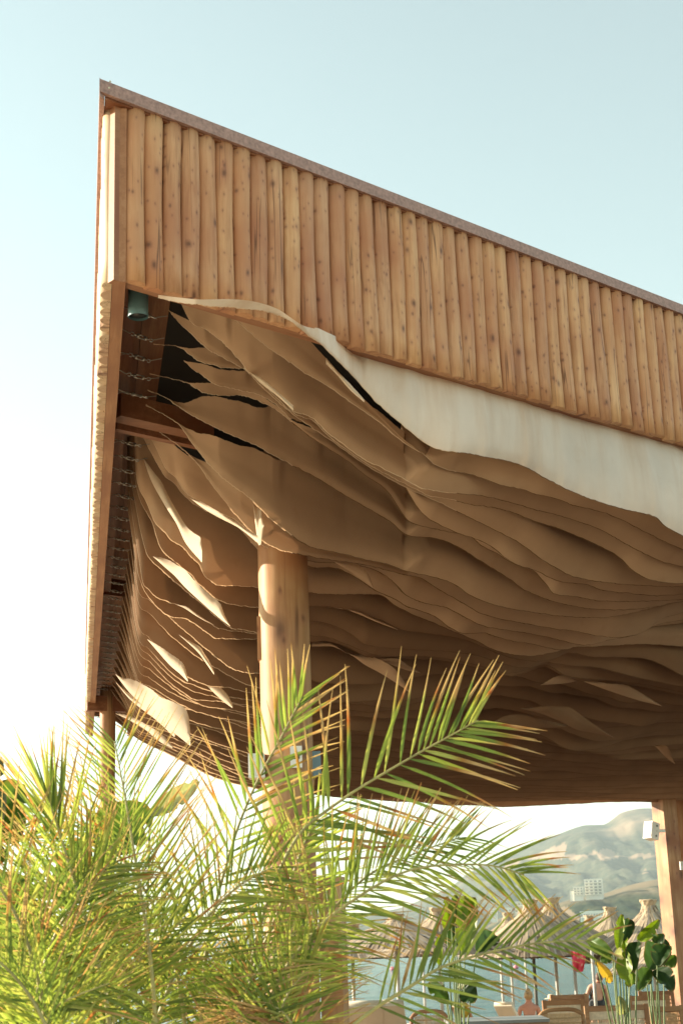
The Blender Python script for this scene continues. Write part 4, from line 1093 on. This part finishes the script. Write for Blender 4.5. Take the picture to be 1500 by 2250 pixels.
def head(p, r, hairm, parent, bun=None, hat=None, face=Vector((0,1,0)), long=False, skin=None):
    face = face.normalized(); side = face.cross(Vector((0,0,1)))
    def blob(name, c, rx, ry, rz, mat):
        b = MB(); V = []; n = 14; m = 9
        for j in range(m+1):
            t = math.pi*j/m
            for i in range(n):
                a = 2*math.pi*i/n
                V.append(c + side*(rx*math.sin(t)*math.cos(a)) + face*(ry*math.sin(t)*math.sin(a)) + Vector((0,0,rz*math.cos(t))))
        b.add(V, [(j*n+i, j*n+(i+1)%n, (j+1)*n+(i+1)%n, (j+1)*n+i) for j in range(m) for i in range(n)])
        return b.build(name, mat, parent, True)
    blob('hair', p - face*.018 + Vector((0,0,.02)), r*.92, r*1.02, r*1.08, hairm)
    if bun: blob('hair_bun', p + bun, .05, .05, .045, hairm)
    if long: blob('long_hair', p - face*.06 - Vector((0,0,.13)), r*.8, r*.5, r*1.9, hairm)
    for sx in (-1, 1): blob('ear', p + side*(sx*r*.84) + Vector((0,0,-.01)), .012, .02, .03, skin or M_skin)
    if hat:
        b = MB(); b.lathe(p + Vector((0,0,.02)), [(.20,0),(.19,.008),(.105,.015),(.10,.09),(.07,.115),(.01,.12)], 20); b.build('hat', hat, parent, True)
def standing_woman():
    Y = 40.0; h = at(1316, 2150, Y); x = h.x; zg = -.8; ty = Y
    root = empty('person', (x, Y, zg), 'person standing in a black low backed swimsuit with hair tied up', 'person')
    hz_ = h.z
    d = hz_ - zg - 1.50
    Z = lambda v: zg + v + d
    lx = x - .10
    J = [(lx+.0, ty, Z(.92), .17, .14), (lx+.0, ty, Z(1.06), .15, .12), (lx+.01, ty-.01, Z(1.20), .165, .12), (lx+.04, ty, Z(1.32), .15, .10), (lx+.075, ty+.01, Z(1.395), .065), (lx+.095, ty+.02, Z(1.47), .085, .095), (lx+.10, ty+.03, Z(1.54), .08, .09),
         (lx-.15, ty, Z(1.32), .062), (lx-.26, ty-.03, Z(1.08), .052), (lx-.18, ty+.12, Z(.90), .036), (lx-.14, ty+.16, Z(.86), .03),
         (lx+.22, ty, Z(1.29), .062), (lx+.28, ty+.02, Z(1.02), .052), (lx+.30, ty+.12, Z(.80), .038), (lx+.31, ty+.14, Z(.72), .03),
         (lx-.10, ty, Z(.80), .13), (lx-.11, ty+.02, Z(.42), .075), (lx-.12, ty, Z(.05)-d, .05), (lx-.13, ty+.12, Z(.02)-d, .04),
         (lx+.10, ty, Z(.80), .13), (lx+.11, ty+.03, Z(.42), .075), (lx+.12, ty, Z(.05)-d, .05), (lx+.13, ty+.12, Z(.02)-d, .04)]
    E = [(0,1),(1,2),(2,3),(3,4),(4,5),(5,6),(3,7),(7,8),(8,9),(9,10),(3,11),(11,12),(12,13),(13,14),(0,15),(15,16),(16,17),(17,18),(0,19),(19,20),(20,21),(21,22)]
    skin_body('body', J, E, M_skin, root)
    Jh = []
    for bx, by, bz in ((lx-.14, ty+.17, Z(.85)), (lx+.31, ty+.15, Z(.70))):
        for k in range(5):
            b = MB(); a = (k-2)*.018; b.tube([(bx+a*.6, by, bz), (bx+a, by+.015, bz-.035), (bx+a*1.15, by+.03, bz-.065 + abs(k-2)*.006)], [.010,.009,.006], 6); b.build('finger', M_skin, root, True)
    # swimsuit: low scooped back
    b = MB(); V = []; n = 28; lev = [(.74,.145,.13),(.84,.205,.165),(.92,.21,.165),(1.0,.185,.15),(1.08,.17,.14),(1.16,.178,.14),(1.24,.185,.135)]
    for li, (zz, rx, ry) in enumerate(lev):
        for i in range(n):
            a = 2*math.pi*i/n; back = max(0, -math.sin(a))      # the back faces the viewer
            z2 = zz - max(0, zz - .98) * 1.1 * back**.7
            V.append((lx + .005 + rx*math.cos(a)*1.04, ty + ry*math.sin(a)*1.04, Z(z2)))
    b.add(V, [(j*n+i, j*n+(i+1)%n, (j+1)*n+(i+1)%n, (j+1)*n+i) for j in range(len(lev)-1) for i in range(n)])
    b.build('swimsuit', M_swim, root, True)
    for sx in (-1, 1):
        b = MB(); b.tube([(lx+sx*.16, ty-.08, Z(1.12)), (lx+.03+sx*.13, ty-.125, Z(1.26)), (lx+.05+sx*.10, ty-.06, Z(1.385)), (lx+.05+sx*.09, ty+.04, Z(1.39))], .016, 6)
        b.build('strap', M_swim, root, True)
    head(Vector((lx+.10, ty+.02, Z(1.515))), .098, M_hair, root, bun=Vector((-.03, -.06, .09)), face=Vector((.5, .85, 0)))
standing_woman()
def sitter(px, pyhead, Y, label, hairm, skin=M_skin, bun=None, hat=None, long=False, lean=0.0, back=M_swim):
    h = at(px, pyhead, Y); x = h.x; zs = h.z
    root = empty('person', (x, Y, zs - .78), label, 'person')
    Z = lambda v: zs - .70 + v
    J = [(x, Y, Z(.08), .16, .13), (x+lean*.3, Y, Z(.24), .14, .11), (x+lean*.7, Y, Z(.40), .16, .11), (x+lean, Y, Z(.49), .12, .09), (x+lean, Y, Z(.58), .055), (x+lean, Y+.01, Z(.68), .085, .09), (x+lean, Y+.01, Z(.745), .075),
         (x+lean-.19, Y, Z(.46), .056), (x+lean-.24, Y+.05, Z(.22), .046), (x+lean-.14, Y+.24, Z(.12), .034), (x+lean+.19, Y, Z(.46), .056), (x+lean+.25, Y+.05, Z(.22), .046), (x+lean+.16, Y+.24, Z(.12), .034),
         (x-.12, Y+.38, Z(.06), .08), (x-.13, Y+.75, Z(-.02), .05), (x+.12, Y+.38, Z(.06), .08), (x+.13, Y+.75, Z(-.02), .05)]
    E = [(0,1),(1,2),(2,3),(3,4),(4,5),(5,6),(3,7),(7,8),(8,9),(3,10),(10,11),(11,12),(0,13),(13,14),(0,15),(15,16)]
    skin_body('body', J, E, skin, root)
    b = MB(); b.tube([(x-.16, Y-.02, Z(.30)), (x, Y-.13, Z(.31)), (x+.16, Y-.02, Z(.30))], .012, 6); b.build('bikini_strap', back, root, True)
    head(Vector((x+lean, Y, Z(.70))), .10, hairm, root, bun=bun, hat=hat, long=long, skin=skin)
sitter(1160, 2189, 34, 'person seated with bare back and blond topknot, left of the dark pole', M_hairblond, M_skinred, bun=Vector((0, -.02, .12)))
sitter(1211, 2196, 44, 'person seated wearing a pale straw hat behind the chairs', M_hair, M_skin, hat=M_straw)
sitter(1333, 2198, 41, 'person seated with long loose hair, right of the standing woman', M_hair, M_skinred, long=True, lean=-.03)

# ------------------------------------------------------------------ broad leaved plants
def col_leaf(kind, r):
    base = {'lime': (.20, .30, .015), 'green': (.07, .135, .02), 'dark': (.034, .075, .022), 'yellow': (.48, .30, .04), 'pale': (.38, .38, .22), 'dry': (.42, .30, .17)}[kind]
    k = r.uniform(.85, 1.15); return tuple(c*k for c in base)
def paddle(base, tip, width, kind, parent, r, face=None, bow=.12, fold=.25, tears=2, edge=(.25,.14,.05), label=None):
    base = Vector(base); tip = Vector(tip); ax = tip - base; L = ax.length; ax.normalize()
    if face is None: face = (CAM - base).normalized()
    face = (Matrix.Rotation(r.uniform(-.5, .5), 3, ax) @ face)
    side = ax.cross(face).normalized(); face = side.cross(ax)
    b = MB(); n = 22; k = 5; V = []; Cc = []; c0 = col_leaf(kind, r)
    tr = [(r.choice((-1, 1)), r.uniform(.3, .85)) for _ in range(tears)]
    for i in range(n+1):
        t = i/n; w = width*.5*(max(0, math.sin(math.pi*min(1, t*.93+.035)))**.62)*(1 - .18*t)
        mid = base + ax*(L*t) + face*(bow*L*math.sin(math.pi*t)) - Vector((0,0,1))*(bow*.6*L*t*t)
        for j in range(-k, k+1):
            u = j/k; ww = w
            for sg, tt in tr:
                if sg*u > .3 and abs(t-tt) < .03: ww = w*(.55)
            q = mid + side*(ww*u*math.cos(fold*2*abs(u))) + face*(ww*abs(u)*math.sin(fold*2)) + face*(.03*width*math.sin(t*19+j)*abs(u))
            V.append(q)
            ee = max(0, abs(u) - .82)/.18*.5 + max(0, t-.93)/.07*.8
            vein = 1 - .10*(i % 2) + (.30 if j == 0 else 0)
            Cc.append(tuple(a*vein*(1-min(1, ee)) + e*min(1, ee) for a, e in zip(c0, edge)))
    m = 2*k+1
    b.add(V, [(i*m+j, i*m+j+1, (i+1)*m+j+1, (i+1)*m+j) for i in range(n) for j in range(m-1)]); b.c = Cc
    o = b.build('leaf', M_broad, parent, True)
    if label: o['label'] = label
    return o
M_stem = simple('green_stem', (.13, .18, .06), .5, 0, .2, 10)
def broad_plant(name, root_px, Y, leaves, label, zroot, cat='plant', stems=True, seed=1, scale_fn=None, wst=.009, face=None):
    r = random.Random(seed); rp = at(root_px[0], root_px[1], Y)
    root = empty(name, (rp.x, Y, zroot), label, cat)
    for (bx, by, tx, ty_, wpx, kind) in leaves:
        dy = r.uniform(-.25, .25)*Y/10
        bb = at(bx, by, Y + dy); tt = at(tx, ty_, Y + dy + r.uniform(-.15, .15)*Y/10)
        paddle(bb, tt, wpx/FPX*Y*1.55, kind, root, r)
        if stems:
            b = MB(); a = Vector((rp.x + r.uniform(-.06, .06), Y + r.uniform(-.06, .06), zroot))
            m = (a + bb)/2; m.z += .10; m.x = (a.x*.65 + bb.x*.35)
            pts = [a.lerp(m, t)*(1-t) + m.lerp(bb, t)*t for t in [k/8 for k in range(9)]]
            b.tube(pts, [wst*(1-.5*k/8) for k in range(9)], 6); b.build('stem', M_stem, root, True)
q8 = lambda x, y: (1160 + x/4.412, 1950 + y/4.412)
def L8(bx, by, tx, ty_, w, kind): return (*q8(bx, by), *q8(tx, ty_), w/4.412, kind)
broad_plant('banana_plant', (1368, 2240), 12.2, [L8(872,600,905,235,75,'lime'), L8(890,560,985,285,120,'dark'), L8(1065,510,1262,285,95,'lime'), L8(815,655,590,490,120,'green'), L8(650,712,800,895,75,'yellow'),
      L8(940,620,985,940,130,'lime'), L8(925,480,945,625,70,'lime'), L8(1055,530,1020,800,125,'dark'), L8(1000,690,1065,710,70,'dark'), L8(960,800,1010,920,90,'green'), L8(700,700,810,680,70,'green'), L8(880,1050,920,1205,90,'pale'), L8(830,650,905,640,90,'pale')],
      'banana plant with bright lime leaves and one yellow drooping leaf', 0, seed=3)
broad_plant('banana_plant', (1432, 2235), 12.9, [L8(1170,790,1255,430,210,'dark'), L8(1230,540,1310,435,90,'dark'), L8(1250,760,1345,540,150,'dark'), L8(1310,740,1420,640,110,'green'), L8(1235,795,1400,985,150,'dark'), L8(1170,790,1060,985,120,'green'), L8(1130,830,1180,930,80,'dark'), L8(1180,760,1240,775,45,'pale')],
      'banana plant with very large dark green leaves beside the squared post', 0, seed=5)
q3_ = lambda x, y: (700 + x/3, 1950 + y/3)
def L3(bx, by, tx, ty_, w, kind): return (*q3_(bx, by), *q3_(tx, ty_), w/3, kind)
broad_plant('banana_plant', (1003, 2250), 11.6, [L3(845,280,840,40,70,'lime'), L3(875,250,900,30,70,'green'), L3(960,430,1015,35,110,'lime'), L3(930,230,960,40,60,'lime'), L3(800,510,800,290,50,'lime'), L3(890,380,880,230,90,'dark'), L3(1040,420,1165,300,110,'dark'),
      L3(900,500,930,620,70,'green'), L3(850,760,725,610,80,'green'), L3(940,680,1035,740,110,'dark'), L3(920,650,1010,650,60,'pale'), L3(960,860,940,740,50,'yellow'), L3(900,250,985,180,70,'pale')],
      'upright banana plant in front of the sea left of the grey table', 0, seed=7)
broad_plant('banana_plant', (-40, 2500), 5.6, [(-60,1960,-10,1640,120,'dark'), (-60,1900,42,1700,120,'green'), (-30,2120,20,1900,150,'green'), (30,2200,70,1990,90,'green'), (-20,2250,60,2110,110,'dark'), (90,2240,130,2080,60,'green')],
      'broad leaved plant at the far left edge behind the palm', 0, seed=9)
broad_plant('banana_plant', (280, 2500), 5.9, [(330,1790,436,1706,34,'pale'), (200,1850,330,1765,95,'green'), (215,2260,262,2120,60,'pale'), (150,2230,205,2150,46,'pale'), (140,1990,180,1830,70,'green'), (240,2080,300,1960,80,'green'), (330,2180,390,2060,80,'dark'), (60,2160,130,2020,70,'dark')],
      'broad leaved plant behind the palm with one curled spotted leaf tip above it', 0, seed=12)

# ------------------------------------------------------------------ palms in the foreground
GREENS = [(.26, .31, .075), (.19, .25, .06), (.34, .35, .11), (.13, .18, .05)]
def leaflet_mesh(b, p, d, face, L, W, r, dry, droop=.25, curl=0.0):
    d = d.normalized(); side = d.cross(face).normalized(); up = side.cross(d)
    n = 7; V = []; Cc = []; g = r.choice(GREENS); kk = r.uniform(.8, 1.25)
    q = Vector(p); dd = d.copy(); browning = dry
    for i in range(n+1):
        t = i/n
        w = W*.5*(min(1, t/.12)*.75+.25)*(1 - t**2.2)**.9 if t < 1 else 0.0
        w = max(w, .0006)
        tt = max(0, min(1, (t - (1-browning))/.14))
        tan = (.50, .33, .19) if r.random() < .9 else (.35, .17, .08)
        mid_ = (.36, .10, .035)
        if tt <= 0: c = tuple(a*kk*(1.0 + .25*t) for a in g)
        elif tt < .6: c = tuple(a*(1-tt/.6) + m_*tt/.6 for a, m_ in zip(g, mid_))
        else: c = tuple(m_*(1-(tt-.6)/.4) + a*(tt-.6)/.4 for m_, a in zip(mid_, tan))
        ln = Vector(q)
        V += [ln - side*w + up*w*.5, ln, ln + side*w + up*w*.5]; Cc += [c, tuple(x*1.15 for x in c), c]
        q = q + dd*(L/n); dd = (dd + Vector((0,0,-droop/n)) + side*(curl/n)).normalized()
    m0 = len(b.v)
    b.add(V, [(3*i+j, 3*i+j+1, 3*i+3+j+1, 3*i+3+j) for i in range(n) for j in range(2)])
    if b.c is None: b.c = []
    b.c += Cc
M_rachis = simple('frond_stalk', (.30, .27, .10), .5, 0, .25, 20)
class Palm:
    def __init__(s, loc, label, seed):
        s.root = empty('palm', loc, label, 'palm plant', None); s.r = random.Random(seed); s.items = []; s.nleaf = 0
    def frond(s, pts, Y, L=.34, n=60, roll=0.0, dry=.3, W=.017, droop=.25, sep=(55, 28), lfrac=(.12, 1.0), prio=1, Yend=None, asym=0):
        r = s.r
        Ye = Yend if Yend else Y
        P = [at(x, y, Y + (Ye - Y)*k/(len(pts)-1)) for k, (x, y) in enumerate(pts)]
        # smooth curve
        def cr(t):
            f = t*(len(P)-1); i = min(int(f), len(P)-2); u = f - i
            p0 = P[max(i-1, 0)]; p1 = P[i]; p2 = P[i+1]; p3 = P[min(i+2, len(P)-1)]
            return .5*((2*p1) + (p2-p0)*u + (2*p0-5*p1+4*p2-p3)*u*u + (3*p1-p0-3*p2+p3)*u**3)
        N = 28; C_ = [cr(k/N) for k in range(N+1)]
        b = MB(); b.tube(C_, [.0065*(1 - .82*k/N)+.0008 for k in range(N+1)], 6)
        st = b.build('frond', M_rachis, s.root, True)
        for k in range(n):
            for sg in (-1, 1):
                t = lfrac[0] + (lfrac[1]-lfrac[0])*((k + r.uniform(-.25, .25))/n); t = max(0.02, min(.995, t))
                p = cr(t); T = (cr(min(1, t+.02)) - cr(max(0, t-.02))).normalized()
                view = (CAM - p).normalized()
                sd_ = T.cross(view).normalized(); nrm = sd_.cross(T)
                rl = roll + r.uniform(-.12, .12)
                Rm = Matrix.Rotation(rl, 3, T); sd2 = Rm @ sd_; nr2 = Rm @ nrm
                ang = math.radians(sep[0] + (sep[1]-sep[0])*t + r.uniform(-7, 7))
                d = T*math.cos(ang) + sd2*(sg*math.sin(ang)) + nr2*r.uniform(-.05, .28)
                ll = L*(.45 + .55*math.sin(math.pi*min(1, .18 + t*.80)))*r.uniform(.85, 1.1)*(1 + asym*sg)
                dr = min(1, max(0, dry + r.uniform(-.16, .22) + (.5 if r.random() < .05 else 0)))
                s.items.append((prio + r.random()*.01, st, p, d, nr2, ll, W*.43*r.uniform(.75, 1.15), dr, droop*r.uniform(.5, 1.5), r.uniform(-.15, .15), r.random()))
    def finish(s, limit=300):
        s.items.sort(key=lambda q: q[0])
        rest = MB(); rest.c = []
        for i, (pr, st, p, d, nr2, ll, W, dr, dp, cu, sd_) in enumerate(s.items):
            rr_ = random.Random(sd_)
            if i < limit:
                b = MB(); leaflet_mesh(b, p, d, nr2, ll, W, rr_, dr, dp, cu); b.build('leaflet', M_leaf, st, True)
            else: leaflet_mesh(rest, p, d, nr2, ll, W, rr_, dr, dp, cu)
        if rest.v: o = rest.build('leaflets', M_leaf, s.root, True); o['kind'] = 'stuff'
base1 = at(520, 2250, 4.6); base2 = at(250, 2250, 4.4); base3 = at(60, 2250, 4.2); base4 = at(820, 2250, 4.5)
p1_ = Palm((base1.x, base1.y, 0), 'feathery palm whose tallest fronds cross the foot of the thick timber post', 21)
p1_.frond([(438,2420),(452,2100),(500,1890),(552,1745),(622,1612),(664,1530)], 4.55, .32, 26, .15, .40, .024, .12, (68, 22), (.25, 1), 1)
p1_.frond([(520,2400),(560,2080),(640,1860),(740,1765),(900,1666),(990,1616),(1050,1582)], 4.5, .37, 27, -.1, .44, .027, .10, (68, 34), (.30, 1), 1)
p1_.frond([(540,2400),(600,2180),(680,2060),(764,1986),(900,1912),(1060,1900),(1150,1922)], 4.4, .30, 38, .1, .30, .021, .25, (66, 30), (.25, 1), 1)
p1_.frond([(500,2400),(540,2180),(600,2030),(640,1930),(670,1850),(700,1800)], 4.7, .28, 30, .3, .15, .018, .2, (66, 26), (.25, 1), 2)
p1_.frond([(560,2420),(620,2200),(700,2040),(800,1930),(900,1880),(1010,1840)], 4.75, .30, 44, -.5, .25, .017, .25, (70, 30), (.3, 1), 2)
for k in range(5):
    x0 = 400 + 40*k; xt = p1_.r.uniform(400, 700); yt = p1_.r.uniform(1960, 2160)
    p1_.frond([(x0, 2450), ((x0*2+xt)/3, 2300), ((x0+xt)/2 + 10, (2450+yt)/2 - 90), (xt-(x0-xt)*.1, yt)], p1_.r.uniform(4.4, 5.1), .28, 34, p1_.r.uniform(-.9, .9), p1_.r.uniform(.05, .2), .017, .3, (66, 30), (.2, 1), 3)
p1_.finish()
p2_ = Palm((base2.x, base2.y, 0), 'feathery palm whose slender upright frond crosses the slim far post', 22)
p2_.frond([(352,2420),(335,2150),(316,2000),(296,1880),(276,1756),(252,1628)], 4.3, .36, 46, .05, .48, .014, .05, (62, 34), (.2, 1), 1)
p2_.frond([(420,2420),(400,2200),(360,2040),(280,1900),(180,1820),(70,1790)], 4.5, .34, 42, .3, .3, .017, .2, (66, 30), (.2, 1), 1)
p2_.frond([(260,2420),(230,2180),(180,1990),(140,1860),(118,1790),(104,1745)], 4.2, .34, 34, .4, .32, .018, -.05, (50, 12), (.25, 1), 1)
p2_.frond([(300,2420),(360,2200),(440,2040),(520,1950),(600,1905)], 4.4, .32, 40, -.2, .3, .016, .2, (66, 30), (.2, 1), 2)
p2_.frond([(330,2420),(300,2200),(240,2060),(160,1960),(60,1920)], 4.35, .34, 40, .2, .25, .017, .25, (66, 30), (.2, 1), 2)
for k in range(5):
    x0 = 160 + 28*k; xt = p2_.r.uniform(120, 560); yt = p2_.r.uniform(1950, 2150)
    p2_.frond([(x0, 2450), ((x0*2+xt)/3, 2300), ((x0+xt)/2 + 10, (2450+yt)/2 - 90), (xt-(x0-xt)*.1, yt)], p2_.r.uniform(4.2, 5.0), .29, 34, p2_.r.uniform(-.9, .9), p2_.r.uniform(.05, .22), .017, .3, (66, 30), (.2, 1), 3)
p2_.finish()
p3_ = Palm((base3.x, base3.y, 0), 'feathery palm at the lower left corner with some orange withered leaflets', 23)
p3_.frond([(120,2420),(90,2180),(40,2020),(-40,1900),(-120,1860)], 4.1, .36, 40, .2, .3, .018, .25, (64, 30), (.2, 1), 1)
p3_.frond([(60,2420),(80,2200),(120,2060),(180,1960),(240,1900)], 4.2, .34, 38, -.4, .2, .018, .25, (64, 30), (.2, 1), 1)
p3_.frond([(160,2450),(120,2300),(60,2180),(-20,2100),(-100,2080)], 4.0, .36, 38, .2, .55, .018, .25, (64, 30), (.2, 1), 1)
for k in range(5):
    x0 = -20 + 30*k; xt = p3_.r.uniform(-40, 240); yt = p3_.r.uniform(1980, 2180)
    p3_.frond([(x0, 2450), ((x0*2+xt)/3, 2300), ((x0+xt)/2 - 10, (2450+yt)/2 - 90), (xt+(xt-x0)*.1, yt)], p3_.r.uniform(4.0, 4.9), .30, 34, p3_.r.uniform(-.9, .9), p3_.r.uniform(.05, .3), .017, .3, (66, 30), (.2, 1), 3)
p3_.finish()
p4_ = Palm((base4.x, base4.y, 0), 'feathery palm low on the right reaching across the thatched umbrellas', 24)
p4_.frond([(690,2480),(740,2300),(810,2226),(900,2168),(968,2126),(1060,2096),(1180,2072),(1300,2066)], 4.3, .25, 26, -.15, .28, .021, .18, (58, 26), (.32, 1), 1)
p4_.frond([(640,2480),(660,2330),(640,2250),(600,2210),(540,2200)], 4.4, .30, 30, .3, .75, .015, .3, (60, 30), (.2, 1), 2)
p4_.finish()
